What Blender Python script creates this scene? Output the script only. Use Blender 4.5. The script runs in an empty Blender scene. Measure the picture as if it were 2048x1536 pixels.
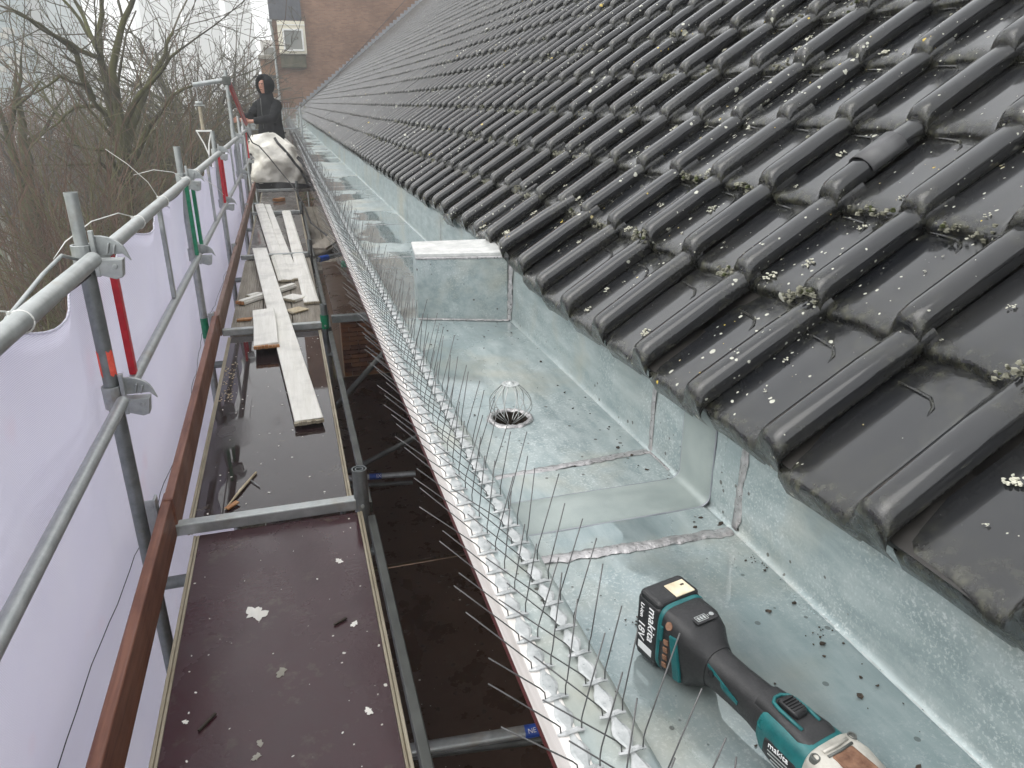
import bpy, math, random
import numpy as np
from mathutils import Vector, Matrix, noise as mnoise

random.seed(7)
PI = math.pi
scene = bpy.context.scene
C = scene.collection

# ------------------------------------------------------------------ camera
# origin = the phone's position; X to the roof, Y along the gutter, Z up
F_PX, VPX, VPY, IW, IH = 1450.0, 558.0, 205.0, 2048.0, 1536.0
pitch = math.atan2(IH / 2 - VPY, F_PX)
up = Vector((0, math.cos(pitch), math.sin(pitch)))
yd = Vector(((VPX - IW / 2) / F_PX, -(VPY - IH / 2) / F_PX, -1.0)).normalized()
yd = (yd - up * yd.dot(up)).normalized()
xd = yd.cross(up)
Rw = Matrix((xd, yd, up))            # rows: world axes in camera coords = camera-to-world
cam_d = bpy.data.cameras.new('camera')
cam = bpy.data.objects.new('camera', cam_d)
C.objects.link(cam)
cam.matrix_world = Rw.to_4x4()
cam_d.sensor_width = 36.0
cam_d.lens = F_PX / IW * 36.0
cam_d.clip_start = 0.02
cam_d.clip_end = 3000
scene.camera = cam
Rc = Rw.transposed()                 # world -> camera

def project(p):
    c = Rc @ Vector(p)
    if c.z > -0.05:
        return None
    return (IW / 2 + F_PX * c.x / -c.z, IH / 2 - F_PX * c.y / -c.z, -c.z)

# ------------------------------------------------------------------ world, sun, exposure
SUN_EL, SUN_AZ = math.radians(52), math.radians(-95)     # azimuth from +Y towards +X
w = bpy.data.worlds.new('World')
scene.world = w
w.use_nodes = True
nt = w.node_tree
nt.nodes.clear()
sky = nt.nodes.new('ShaderNodeTexSky')
sky.sky_type = 'NISHITA'
sky.sun_disc = False
sky.sun_elevation = SUN_EL
sky.sun_rotation = SUN_AZ
sky.air_density = 1.0
sky.dust_density = 3.0
sky.ozone_density = 1.0
hs = nt.nodes.new('ShaderNodeHueSaturation')
hs.inputs['Saturation'].default_value = 0.14
bg = nt.nodes.new('ShaderNodeBackground')
bg.inputs['Strength'].default_value = 0.15
wo = nt.nodes.new('ShaderNodeOutputWorld')
nt.links.new(sky.outputs[0], hs.inputs['Color'])
cloud = nt.nodes.new('ShaderNodeMix')          # an even cloud layer veils most of the clear sky
cloud.data_type = 'RGBA'
cloud.inputs[0].default_value = 0.75
cloud.inputs[7].default_value = (3.0, 3.05, 3.1, 1)
nt.links.new(hs.outputs[0], cloud.inputs[6])
nt.links.new(cloud.outputs[2], bg.inputs['Color'])
nt.links.new(bg.outputs[0], wo.inputs['Surface'])

sd = bpy.data.lights.new('sun', 'SUN')
sd.energy = 0.5
sd.angle = math.radians(60)
sd.color = (1.0, 0.97, 0.93)
sun = bpy.data.objects.new('sun', sd)
C.objects.link(sun)
sun_dir = Vector((math.sin(SUN_AZ) * math.cos(SUN_EL), math.cos(SUN_AZ) * math.cos(SUN_EL), math.sin(SUN_EL)))
sun.rotation_euler = sun_dir.to_track_quat('Z', 'Y').to_euler()

vs = scene.view_settings
vs.view_transform = 'Standard'
vs.look = 'None'
vs.exposure = 1.8
vs.gamma = 1.0
vs.use_curve_mapping = False
scene.cycles.use_denoising = True
scene.cycles.max_bounces = 6
scene.cycles.volume_bounces = 5
scene.cycles.caustics_reflective = False
scene.cycles.caustics_refractive = False

# ------------------------------------------------------------------ node helpers
class M:
    """a small wrapper that builds one procedural material"""
    def __init__(s, name):
        s.m = bpy.data.materials.new(name)
        s.m.use_nodes = True
        s.t = s.m.node_tree
        s.b = s.t.nodes['Principled BSDF']
        s.out = s.t.nodes['Material Output']
        s._pos = None
    def n(s, typ, **kw):
        nd = s.t.nodes.new(typ)
        for k, v in kw.items():
            setattr(nd, k, v)
        return nd
    def l(s, a, b):
        s.t.links.new(a, b)
    def put(s, sock, v):
        if hasattr(v, 'is_linked') or hasattr(v, 'links'):
            s.l(v, sock)
        elif isinstance(v, (tuple, list)):
            sock.default_value = tuple(v) + ((1.0,) if len(v) == 3 and len(sock.default_value) == 4 else ())
        else:
            sock.default_value = v
    def pos(s):
        if s._pos is None:
            s._pos = s.n('ShaderNodeNewGeometry').outputs['Position']
        return s._pos
    def obj(s):
        return s.n('ShaderNodeTexCoord').outputs['Object']
    def scaled(s, vec, sc, loc=(0, 0, 0)):
        mp = s.n('ShaderNodeMapping')
        mp.inputs['Scale'].default_value = sc
        mp.inputs['Location'].default_value = loc
        s.l(vec, mp.inputs['Vector'])
        return mp.outputs[0]
    def noise(s, scale, detail=3.0, rough=0.55, vec=None, dist=0.0):
        nd = s.n('ShaderNodeTexNoise')
        nd.inputs['Scale'].default_value = scale
        nd.inputs['Detail'].default_value = detail
        nd.inputs['Roughness'].default_value = rough
        nd.inputs['Distortion'].default_value = dist
        s.l(vec if vec is not None else s.pos(), nd.inputs['Vector'])
        return nd.outputs['Fac']
    def voro(s, scale, vec=None, rnd=1.0):
        nd = s.n('ShaderNodeTexVoronoi')
        nd.inputs['Scale'].default_value = scale
        nd.inputs['Randomness'].default_value = rnd
        s.l(vec if vec is not None else s.pos(), nd.inputs['Vector'])
        return nd.outputs['Distance'], nd.outputs['Color']
    def math(s, op, a, b=0.0, c=0.0, clamp=False):
        nd = s.n('ShaderNodeMath', operation=op, use_clamp=clamp)
        s.put(nd.inputs[0], a); s.put(nd.inputs[1], b); s.put(nd.inputs[2], c)
        return nd.outputs[0]
    def step(s, v, lo, hi):
        nd = s.n('ShaderNodeMapRange')
        s.put(nd.inputs[0], v)
        nd.inputs[1].default_value = lo
        nd.inputs[2].default_value = hi
        return nd.outputs[0]
    def rng(s, v, lo, hi, a, b):
        nd = s.n('ShaderNodeMapRange')
        s.put(nd.inputs[0], v)
        for i, x in enumerate((lo, hi, a, b)):
            nd.inputs[i + 1].default_value = x
        return nd.outputs[0]
    def mix(s, f, a, b):
        nd = s.n('ShaderNodeMix', data_type='RGBA')
        s.put(nd.inputs[0], f); s.put(nd.inputs[6], a); s.put(nd.inputs[7], b)
        return nd.outputs[2]
    def sep(s, col):
        nd = s.n('ShaderNodeSeparateColor')
        s.l(col, nd.inputs[0])
        return nd.outputs
    def xyz(s, vec=None):
        nd = s.n('ShaderNodeSeparateXYZ')
        s.l(vec if vec is not None else s.pos(), nd.inputs[0])
        return nd.outputs
    def bump(s, h, strength=0.3, dist=0.01, prev=None):
        nd = s.n('ShaderNodeBump')
        nd.inputs['Strength'].default_value = strength
        nd.inputs['Distance'].default_value = dist
        s.l(h, nd.inputs['Height'])
        if prev is not None:
            s.l(prev, nd.inputs['Normal'])
        return nd.outputs[0]
    def set(s, col=None, rough=None, metal=None, normal=None, spec=None, coat=None, coatr=None):
        i = s.b.inputs
        if col is not None: s.put(i['Base Color'], col)
        if rough is not None: s.put(i['Roughness'], rough)
        if metal is not None: s.put(i['Metallic'], metal)
        if normal is not None: s.l(normal, i['Normal'])
        if spec is not None: s.put(i['Specular IOR Level'], spec)
        if coat is not None: s.put(i['Coat Weight'], coat)
        if coatr is not None: s.put(i['Coat Roughness'], coatr)
        return s.m

def simple(name, a, b, scale=20.0, rough=(0.4, 0.6), metal=0.0, bump=0.15, bscale=None, bdist=0.003, spec=0.5, coat=0.0, vec=None):
    m = M(name)
    v = vec(m) if vec else None
    n1 = m.noise(scale, 4, 0.6, v)
    n2 = m.noise(bscale or scale * 4, 3, 0.6, v)
    return m.set(m.mix(m.step(n1, 0.32, 0.68), a, b), m.rng(n2, 0.3, 0.7, rough[0], rough[1]), metal,
                 m.bump(n2, bump, bdist) if bump else None, spec, coat)

# ------------------------------------------------------------------ mesh helpers
ORG = {}
def set_props(o, label=None, cat=None, group=None, kind=None):
    if label: o['label'] = label
    if cat: o['category'] = cat
    if group: o['group'] = group
    if kind: o['kind'] = kind
    return o

def thing(name, label, cat, loc=(0, 0, 0), group=None, local=False, rotz=0.0):
    """Empty at a thing's base. local=False: parts are modelled in world coordinates."""
    o = bpy.data.objects.new(name, None)
    C.objects.link(o)
    o.location = loc
    o.rotation_euler = (0, 0, rotz)
    o.empty_display_size = 0.1
    ORG[o.name] = Vector((0, 0, 0)) if local else Vector(loc)
    return set_props(o, label, cat, group)

class MB:
    def __init__(s):
        s.v = []; s.f = []
    def add(s, vs_, fs_):
        k = len(s.v)
        s.v.extend(tuple(x) for x in vs_)
        s.f.extend(tuple(i + k for i in f) for f in fs_)
        return s
    def box(s, c, size, rot=None):
        hx, hy, hz = (x / 2 for x in size)
        vv = [Vector((x, y, z)) for x in (-hx, hx) for y in (-hy, hy) for z in (-hz, hz)]
        if rot is not None:
            vv = [rot @ v for v in vv]
        c = Vector(c)
        return s.add([v + c for v in vv], [(0, 1, 3, 2), (4, 6, 7, 5), (0, 4, 5, 1), (2, 3, 7, 6), (0, 2, 6, 4), (1, 5, 7, 3)])
    def bar(s, a, b, wd, th, upv=(0, 0, 1)):
        """rectangular bar from a to b, wd wide, th along upv"""
        a, b = Vector(a), Vector(b)
        d = (b - a); L = d.length; d.normalize()
        u = Vector(upv); side = d.cross(u).normalized(); u = side.cross(d).normalized()
        return s.box((a + b) / 2, (L, wd, th), Matrix((d, side, u)).transposed())
    def tube(s, pts, r, n=8, cap=True):
        pts = [Vector(p) for p in pts]
        m = len(pts)
        rs = r if isinstance(r, (list, tuple)) else [r] * m
        t0 = (pts[1] - pts[0]).normalized()
        u = t0.orthogonal().normalized()
        vv = []; ff = []
        for i, p in enumerate(pts):
            t = (pts[min(i + 1, m - 1)] - pts[max(i - 1, 0)]).normalized()
            u = (u - t * u.dot(t)).normalized()
            w_ = t.cross(u)
            for k in range(n):
                a = 2 * PI * k / n
                vv.append(p + (u * math.cos(a) + w_ * math.sin(a)) * rs[i])
        for i in range(m - 1):
            for k in range(n):
                k2 = (k + 1) % n
                ff.append((i * n + k, i * n + k2, (i + 1) * n + k2, (i + 1) * n + k))
        if cap:
            ff.append(tuple(range(n))[::-1])
            ff.append(tuple((m - 1) * n + k for k in range(n)))
        return s.add(vv, ff)
    def pipe(s, a, b, r, wall=0.004, n=14):
        """open tube with wall thickness"""
        a, b = Vector(a), Vector(b)
        t = (b - a).normalized(); u = t.orthogonal().normalized(); w_ = t.cross(u)
        vv = []
        for p, rr in ((a, r), (b, r), (b, r - wall), (a, r - wall)):
            for k in range(n):
                an = 2 * PI * k / n
                vv.append(p + (u * math.cos(an) + w_ * math.sin(an)) * rr)
        ff = []
        for i in range(4):
            j = (i + 1) % 4
            for k in range(n):
                k2 = (k + 1) % n
                ff.append((i * n + k, i * n + k2, j * n + k2, j * n + k))
        return s.add(vv, ff)
    def lathe(s, prof, c, n=20):
        c = Vector(c); vv = []; ff = []
        for r, z in prof:
            for k in range(n):
                a = 2 * PI * k / n
                vv.append(c + Vector((r * math.cos(a), r * math.sin(a), z)))
        for i in range(len(prof) - 1):
            for k in range(n):
                k2 = (k + 1) % n
                ff.append((i * n + k, i * n + k2, (i + 1) * n + k2, (i + 1) * n + k))
        ff.append(tuple(range(n))[::-1]); ff.append(tuple((len(prof) - 1) * n + k for k in range(n)))
        return s.add(vv, ff)
    def prism(s, poly, ax, h0, h1):
        """polygon (2-D) extruded along axis ax ('x','y','z') from h0 to h1"""
        def P(a, b, h):
            return {'x': (h, a, b), 'y': (a, h, b), 'z': (a, b, h)}[ax]
        n = len(poly)
        vv = [P(a, b, h0) for a, b in poly] + [P(a, b, h1) for a, b in poly]
        ff = [tuple(range(n))[::-1], tuple(range(n, 2 * n))]
        for i in range(n):
            j = (i + 1) % n
            ff.append((i, j, n + j, n + i))
        return s.add(vv, ff)
    def grid(s, fn, us, vs_):
        vv = [fn(u, v) for u in us for v in vs_]
        nv = len(vs_)
        ff = [(i * nv + j, (i + 1) * nv + j, (i + 1) * nv + j + 1, i * nv + j + 1) for i in range(len(us) - 1) for j in range(nv - 1)]
        return s.add(vv, ff)
    def loft(s, secs, n=24):
        """superellipse sections along x: (x, cy, cz, hw, hh, exponent)"""
        vv = []; ff = []
        for x, cy, cz, hw, hh, e in secs:
            for k in range(n):
                a = 2 * PI * k / n
                ca, sa = math.cos(a), math.sin(a)
                vv.append((x, cy + hw * math.copysign(abs(ca) ** (2 / e), ca), cz + hh * math.copysign(abs(sa) ** (2 / e), sa)))
        for i in range(len(secs) - 1):
            for k in range(n):
                k2 = (k + 1) % n
                ff.append((i * n + k, i * n + k2, (i + 1) * n + k2, (i + 1) * n + k))
        ff.append(tuple(range(n))[::-1]); ff.append(tuple((len(secs) - 1) * n + k for k in range(n)))
        return s.add(vv, ff)
    def blob(s, c, r, sq=(1, 1, 1), jit=0.25, seg=6, rings=4):
        c = Vector(c)
        vv = [c + Vector((0, 0, r * sq[2]))]
        for i in range(1, rings):
            t = PI * i / rings
            for k in range(seg):
                a = 2 * PI * k / seg + i * 0.5
                rr = r * (1 + random.uniform(-jit, jit))
                vv.append(c + Vector((rr * math.sin(t) * math.cos(a) * sq[0], rr * math.sin(t) * math.sin(a) * sq[1], rr * math.cos(t) * sq[2])))
        vv.append(c - Vector((0, 0, r * sq[2])))
        ff = [(0, 1 + k, 1 + (k + 1) % seg) for k in range(seg)]
        for i in range(rings - 2):
            for k in range(seg):
                a = 1 + i * seg; k2 = (k + 1) % seg
                ff.append((a + k, a + seg + k, a + seg + k2, a + k2))
        e = len(vv) - 1; a = 1 + (rings - 2) * seg
        ff += [(e, a + (k + 1) % seg, a + k) for k in range(seg)]
        return s.add(vv, ff)
    def mesh(s, name, mat, off=None, smooth=0.0):
        me = bpy.data.meshes.new(name)
        vv = s.v if off is None or off.length == 0 else [(x - off.x, y - off.y, z - off.z) for x, y, z in s.v]
        me.from_pydata(vv, [], s.f)
        if mat: me.materials.append(mat)
        if smooth:
            me.polygons.foreach_set('use_smooth', [True] * len(me.polygons))
            if smooth < 3.0:
                me.set_sharp_from_angle(angle=smooth)
        me.update()
        return me
    def build(s, name, mat, parent=None, smooth=0.0, bevel=0.0, seg=2, loc=None, **props):
        off = ORG.get(parent.name, Vector((0, 0, 0))) if parent else Vector(loc or (0, 0, 0))
        o = bpy.data.objects.new(name, s.mesh(name, mat, off, smooth))
        C.objects.link(o)
        if parent:
            o.parent = parent
        else:
            o.location = off
        ORG[o.name] = off
        if bevel:
            bv = o.modifiers.new('bevel', 'BEVEL')
            bv.width = bevel; bv.segments = seg; bv.limit_method = 'ANGLE'; bv.angle_limit = math.radians(35)
        return set_props(o, **props)

def place_copy(src, name, parent, matrix=None, loc=None):
    o = bpy.data.objects.new(name, src.data)
    C.objects.link(o)
    o.parent = parent
    if matrix is not None: o.matrix_local = matrix
    if loc is not None: o.location = loc
    return o

def lettering(body, size, mat, parent, matrix, depth=0.0003, name='lettering'):
    cu = bpy.data.curves.new(name, 'FONT')
    cu.body = body; cu.size = size; cu.extrude = depth; cu.align_x = 'CENTER'; cu.align_y = 'CENTER'
    cu.resolution_u = 3
    tmp = bpy.data.objects.new('tmp', cu)
    C.objects.link(tmp)
    dg = bpy.context.evaluated_depsgraph_get()
    me = bpy.data.meshes.new_from_object(tmp.evaluated_get(dg))
    bpy.data.objects.remove(tmp); bpy.data.curves.remove(cu)
    me.materials.clear(); me.materials.append(mat)
    o = bpy.data.objects.new(name, me)
    C.objects.link(o)
    o.parent = parent
    o.matrix_local = matrix
    return o

def frange(a, b, st):
    n = max(1, int(round((b - a) / st)))
    return [a + (b - a) * i / n for i in range(n + 1)]

# ------------------------------------------------------------------ materials
def mk_tile():
    m = M('glazed_roof_tile')
    rnd = m.n('ShaderNodeObjectInfo').outputs['Random']
    at = m.n('ShaderNodeAttribute', attribute_name='var').outputs['Fac']
    r = m.math('FRACT', m.math('ADD', rnd, at))
    n1 = m.noise(5.0, 4, 0.6)
    n2 = m.noise(90.0, 3, 0.6)
    base = m.mix(r, (0.007, 0.0078, 0.0095), (0.020, 0.0208, 0.0225))
    base = m.mix(m.math('MULTIPLY', m.step(n1, 0.45, 0.75), 0.7), base, (0.024, 0.0235, 0.0225))
    tail = m.n('ShaderNodeAttribute', attribute_name='tail').outputs['Fac']
    grime = m.math('MULTIPLY', tail, m.step(m.noise(38.0, 4, 0.7), 0.36, 0.60))
    base = m.mix(m.math('MULTIPLY', grime, 0.95), base, m.mix(m.step(m.noise(60.0, 3), 0.45, 0.7), (0.009, 0.009, 0.006), (0.075, 0.075, 0.048)))
    # lichen: pale crusts of mixed size, thinned out by a slow noise
    warp = m.n('ShaderNodeVectorMath', operation='ADD')
    sc = m.n('ShaderNodeVectorMath', operation='SCALE'); sc.inputs['Scale'].default_value = 0.010
    nz = m.n('ShaderNodeTexNoise'); nz.inputs['Scale'].default_value = 60.0; nz.inputs['Detail'].default_value = 2.0
    m.l(m.pos(), nz.inputs['Vector']); m.l(nz.outputs['Color'], sc.inputs[0]); m.l(m.pos(), warp.inputs[0]); m.l(sc.outputs[0], warp.inputs[1])
    wv = warp.outputs[0]
    patch = m.step(m.noise(2.2, 2, 0.5), 0.34, 0.66)
    d1, c1 = m.voro(26.0, wv)
    s1 = m.sep(c1)
    rad1 = m.math('MULTIPLY', m.math('POWER', s1[0], 5.0), m.math('MULTIPLY', patch, 0.38))
    k1 = m.step(m.math('SUBTRACT', rad1, d1), 0.0, 0.03)
    d2, c2 = m.voro(85.0, wv)
    s2 = m.sep(c2)
    rad2 = m.math('MULTIPLY', m.math('POWER', s2[1], 7.0), m.math('MULTIPLY', patch, 0.50))
    k2 = m.step(m.math('SUBTRACT', rad2, d2), 0.0, 0.04)
    kk = m.math('MAXIMUM', k1, k2)
    lcol = m.mix(m.step(s1[2], 0.90, 0.92), m.mix(n2, (0.30, 0.30, 0.24), (0.62, 0.62, 0.54)), (0.50, 0.36, 0.05))
    base = m.mix(m.math('MULTIPLY', kk, 0.9), base, lcol)
    rough = m.math('ADD', m.rng(m.noise(7.0, 3), 0.3, 0.7, 0.04, 0.16), m.math('MULTIPLY', m.math('ADD', kk, grime), 0.35))
    h = m.math('ADD', m.math('MULTIPLY', n2, 0.07), m.math('ADD', m.math('MULTIPLY', kk, 1.2), m.math('MULTIPLY', grime, m.noise(140.0, 2))))
    return m.set(base, rough, 0.0, m.bump(h, 0.40, 0.0025), 0.55, 0.25, 0.04)

def mk_zinc(name, puddle=False):
    m = M(name)
    p = m.pos()
    n1 = m.noise(3.5, 5, 0.6)
    n2 = m.noise(26.0, 5, 0.65)
    ns = m.noise(9.0, 4, 0.6, m.scaled(p, (3.0, 0.7, 3.0)))
    base = m.mix(m.step(ns, 0.35, 0.65), (0.245, 0.302, 0.306), (0.37, 0.425, 0.425))
    base = m.mix(m.math('MULTIPLY', m.step(n2, 0.48, 0.78), 0.35), base, (0.52, 0.56, 0.555))
    base = m.mix(m.math('MULTIPLY', m.step(n1, 0.54, 0.80), 0.40), base, (0.33, 0.33, 0.29))
    spk = m.noise(170.0, 3, 0.7)
    base = m.mix(m.math('MULTIPLY', m.step(spk, 0.52, 0.66), m.math('MULTIPLY', m.step(m.noise(5.0, 3), 0.40, 0.62), 0.55)), base, (0.70, 0.74, 0.73))
    base = m.mix(m.math('MULTIPLY', m.step(m.noise(2.3, 4, 0.65, m.scaled(p, (1, 1, 1), (4, 1, 0))), 0.52, 0.70), 0.55), base, (0.43, 0.39, 0.29))
    scr = m.noise(60.0, 2, 0.5, m.scaled(p, (1.0, 6.0, 1.0)))
    base = m.mix(m.math('MULTIPLY', m.step(scr, 0.66, 0.72), 0.25), base, (0.22, 0.24, 0.24))
    dd, dc = m.voro(60.0)
    sp = m.step(m.math('SUBTRACT', m.math('MULTIPLY', m.math('POWER', m.sep(dc)[0], 9.0), 0.32), dd), 0.0, 0.05)
    base = m.mix(m.math('MULTIPLY', sp, 0.8), base, (0.07, 0.06, 0.05))
    rough = m.rng(n2, 0.3, 0.7, 0.32, 0.50)
    metal = 0.35
    b = m.bump(m.math('ADD', n2, m.math('MULTIPLY', scr, 0.2)), 0.10, 0.002)
    if puddle:
        wet = m.step(m.noise(1.7, 3, 0.5, m.scaled(p, (1.0, 0.8, 1.0), (0.3, 0.9, 0))), 0.47, 0.53)
        rough = m.math('MULTIPLY', rough, m.rng(wet, 0, 1, 1.0, 0.13))
        base = m.mix(m.math('MULTIPLY', wet, 0.45), base, (0.16, 0.215, 0.225))
        nd = m.n('ShaderNodeBump'); nd.inputs['Distance'].default_value = 0.002
        m.l(m.rng(wet, 0, 1, 0.10, 0.004), nd.inputs['Strength']); m.l(n2, nd.inputs['Height'])
        b = nd.outputs[0]
    return m.set(base, rough, metal, b, 0.5)

def mk_deck(name, a, b_, wetlo, wethi, spots=1.0, dry=0.55):
    m = M(name)
    p = m.pos()
    n1 = m.noise(4.0, 5, 0.65)
    n2 = m.noise(70.0, 3, 0.6)
    base = m.mix(m.step(n1, 0.35, 0.68), a, b_)
    base = m.mix(m.math('MULTIPLY', m.step(m.noise(11.0, 5, 0.7), 0.58, 0.72), 0.55), base, (0.10, 0.085, 0.06))
    wv = m.n('ShaderNodeVectorMath', operation='ADD')
    sc = m.n('ShaderNodeVectorMath', operation='SCALE'); sc.inputs['Scale'].default_value = 0.02
    nz = m.n('ShaderNodeTexNoise'); nz.inputs['Scale'].default_value = 35.0
    m.l(p, nz.inputs['Vector']); m.l(nz.outputs['Color'], sc.inputs[0]); m.l(p, wv.inputs[0]); m.l(sc.outputs[0], wv.inputs[1])
    patch = m.step(m.noise(2.6, 2), 0.30, 0.62)
    k = 0.0
    for scl, pw, rr in ((14.0, 9.0, 0.24), (40.0, 10.0, 0.34)):
        d, c = m.voro(scl, wv.outputs[0])
        t = m.step(m.math('SUBTRACT', m.math('MULTIPLY', m.math('POWER', m.sep(c)[0], pw), m.math('MULTIPLY', patch, rr * spots)), d), 0.0, 0.02)
        k = m.math('MAXIMUM', t, k)
    base = m.mix(m.math('MULTIPLY', k, 0.9), base, (0.68, 0.67, 0.60))
    wet = m.step(m.noise(1.3, 3, 0.5, m.scaled(p, (1.6, 0.7, 1.0), (0.45, 0.15, 0))), wetlo, wethi)
    rough = m.rng(n1, 0.3, 0.7, 0.16, 0.34)
    rough = m.math('ADD', m.math('MULTIPLY', rough, m.rng(wet, 0, 1, 1.25, dry)), m.math('MULTIPLY', k, 0.2))
    nd = m.n('ShaderNodeBump'); nd.inputs['Distance'].default_value = 0.003
    m.l(m.rng(wet, 0, 1, 0.22, 0.006), nd.inputs['Strength']); m.l(n2, nd.inputs['Height'])
    return m.set(base, rough, 0.0, nd.outputs[0], 0.45, 0.0, 0.04)

def mk_wood(name, a, b_, rough=(0.45, 0.65), axis='y', grain=1.0):
    m = M(name)
    sc = {'y': (26, 1.6, 26), 'x': (1.6, 26, 26), 'z': (26, 26, 1.6)}[axis]
    g = m.noise(1.6, 5, 0.65, m.scaled(m.pos(), sc), 0.6)
    n1 = m.noise(5.0, 4)
    base = m.mix(m.step(g, 0.32, 0.68), a, b_)
    base = m.mix(m.math('MULTIPLY', m.step(n1, 0.5, 0.75), 0.4), base, tuple(x * 0.5 for x in a))
    return m.set(base, m.rng(n1, 0.3, 0.7, *rough), 0.0, m.bump(g, 0.25 * grain, 0.002))

def mk_galv(name, a=(0.30, 0.32, 0.32), b_=(0.46, 0.48, 0.475)):
    m = M(name)
    n1 = m.noise(22.0, 5, 0.65)
    n2 = m.noise(7.0, 4, 0.6)
    d, c = m.voro(85.0)
    base = m.mix(m.step(n1, 0.32, 0.68), a, b_)
    base = m.mix(m.math('MULTIPLY', m.sep(c)[0], 0.25), base, tuple(x * 0.75 for x in b_))
    base = m.mix(m.math('MULTIPLY', m.step(n2, 0.60, 0.74), 0.5), base, (0.30, 0.24, 0.17))
    return m.set(base, m.rng(n1, 0.3, 0.7, 0.30, 0.50), 0.55, m.bump(n1, 0.12, 0.002), 0.5)

def mk_net():
    m = M('debris_netting')
    p = m.pos()
    wv = m.n('ShaderNodeTexWave', wave_type='BANDS', bands_direction='Z')
    wv.inputs['Scale'].default_value = 55.0
    wv.inputs['Distortion'].default_value = 0.6
    wv.inputs['Detail'].default_value = 1.0
    m.l(m.scaled(p, (1, 0.2, 1)), wv.inputs['Vector'])
    n1 = m.noise(2.2, 4, 0.6)
    pk = m.step(m.noise(2.0, 3, 0.5, m.scaled(p, (1, 1, 1), (3, 2.2, 1))), 0.64, 0.76)
    base = m.mix(m.step(n1, 0.3, 0.7), (0.875, 0.87, 0.955), (0.93, 0.925, 0.985))
    base = m.mix(m.math('MULTIPLY', wv.outputs['Fac'], 0.60), base, (0.62, 0.60, 0.71))
    base = m.mix(m.math('MULTIPLY', pk, 0.22), base, (0.80, 0.42, 0.46))
    m.set(base, 0.7, 0.0, m.bump(m.math('ADD', wv.outputs['Fac'], m.noise(6.0, 3)), 0.45, 0.004), 0.25)
    tr = m.n('ShaderNodeBsdfTranslucent')
    m.l(base, tr.inputs['Color'])
    mx = m.n('ShaderNodeMixShader')
    mx.inputs[0].default_value = 0.55
    m.l(m.b.outputs[0], mx.inputs[1]); m.l(tr.outputs[0], mx.inputs[2])
    m.l(mx.outputs[0], m.out.inputs['Surface'])
    return m.m

def mk_brick(name, cols, mortar, vec_axes=('x', 'z'), bw=0.21, bh=0.0625):
    m = M(name)
    x, y, z = m.xyz()
    d = {'x': x, 'y': y, 'z': z}
    cb = m.n('ShaderNodeCombineXYZ')
    m.l(d[vec_axes[0]], cb.inputs[0]); m.l(d[vec_axes[1]], cb.inputs[1])
    bt = m.n('ShaderNodeTexBrick')
    m.l(cb.outputs[0], bt.inputs['Vector'])
    bt.inputs['Scale'].default_value = 1.0
    bt.inputs['Brick Width'].default_value = bw
    bt.inputs['Row Height'].default_value = bh
    bt.inputs['Mortar Size'].default_value = 0.006
    bt.inputs['Color1'].default_value = (*cols[0], 1)
    bt.inputs['Color2'].default_value = (*cols[1], 1)
    bt.inputs['Mortar'].default_value = (*mortar, 1)
    n1 = m.noise(1.1, 5, 0.65)
    base = m.mix(m.math('MULTIPLY', m.step(n1, 0.42, 0.7), 0.6), bt.outputs['Color'], tuple(c * 0.45 for c in cols[0]))
    return m.set(base, 0.85, 0.0, m.bump(bt.outputs['Fac'], -0.4, 0.01), 0.3)

MT = {}
MT['tile'] = mk_tile()
MT['zinc'] = mk_zinc('zinc_sheet')
MT['zinc_floor'] = mk_zinc('wet_zinc_sheet', True)
MT['solder'] = simple('solder', (0.32, 0.31, 0.31), (0.54, 0.525, 0.525), 60, (0.25, 0.42), 0.7, 0.6, 120, 0.004)
MT['rubber'] = simple('expansion_rubber', (0.23, 0.27, 0.26), (0.31, 0.35, 0.335), 12, (0.32, 0.5), 0.15, 0.1)
MT['deck_near'] = mk_deck('film_faced_plywood', (0.042, 0.0095, 0.014), (0.042, 0.017, 0.021), 0.42, 0.60, 0.8)
MT['deck_mid'] = mk_deck('wet_film_faced_plywood', (0.022, 0.012, 0.013), (0.034, 0.023, 0.023), 0.36, 0.44, 0.7, 0.10)
MT['deck_far'] = mk_deck('worn_wet_plywood', (0.075, 0.065, 0.06), (0.13, 0.12, 0.11), 0.46, 0.56, 0.8)
MT['deck_low'] = mk_deck('brown_plywood', (0.05, 0.030, 0.020), (0.085, 0.055, 0.038), 0.60, 0.72, 0.6)  # the boards' own brown, for the lower and bracket decks
MT['ribbed'] = simple('weathered_ribbed_boards', (0.20, 0.175, 0.14), (0.36, 0.325, 0.27), 3.0, (0.55, 0.75), 0.0, 0.3, 60, 0.003, vec=lambda m: m.scaled(m.pos(), (8, 0.8, 8)))
MT['ply_edge'] = mk_wood('plywood_edge', (0.26, 0.22, 0.15), (0.46, 0.41, 0.31))
MT['toe'] = mk_wood('stained_toe_board', (0.14, 0.050, 0.032), (0.27, 0.120, 0.074), (0.35, 0.55))
MT['toe_old'] = mk_wood('weathered_toe_board', (0.15, 0.085, 0.060), (0.25, 0.16, 0.12), (0.45, 0.65))
MT['galv'] = mk_galv('galvanised_steel')
MT['galv_dark'] = mk_galv('dull_galvanised_steel', (0.16, 0.18, 0.18), (0.27, 0.29, 0.29))
MT['galv_bright'] = mk_galv('bright_galvanised_steel', (0.33, 0.35, 0.345), (0.50, 0.52, 0.51))
MT['alu_dark'] = simple('grimy_aluminium', (0.07, 0.075, 0.07), (0.13, 0.135, 0.125), 10, (0.4, 0.6), 0.4)
MT['red'] = simple('red_paint', (0.42, 0.012, 0.025), (0.56, 0.022, 0.035), 30, (0.3, 0.5), 0.0, 0.1)
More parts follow.
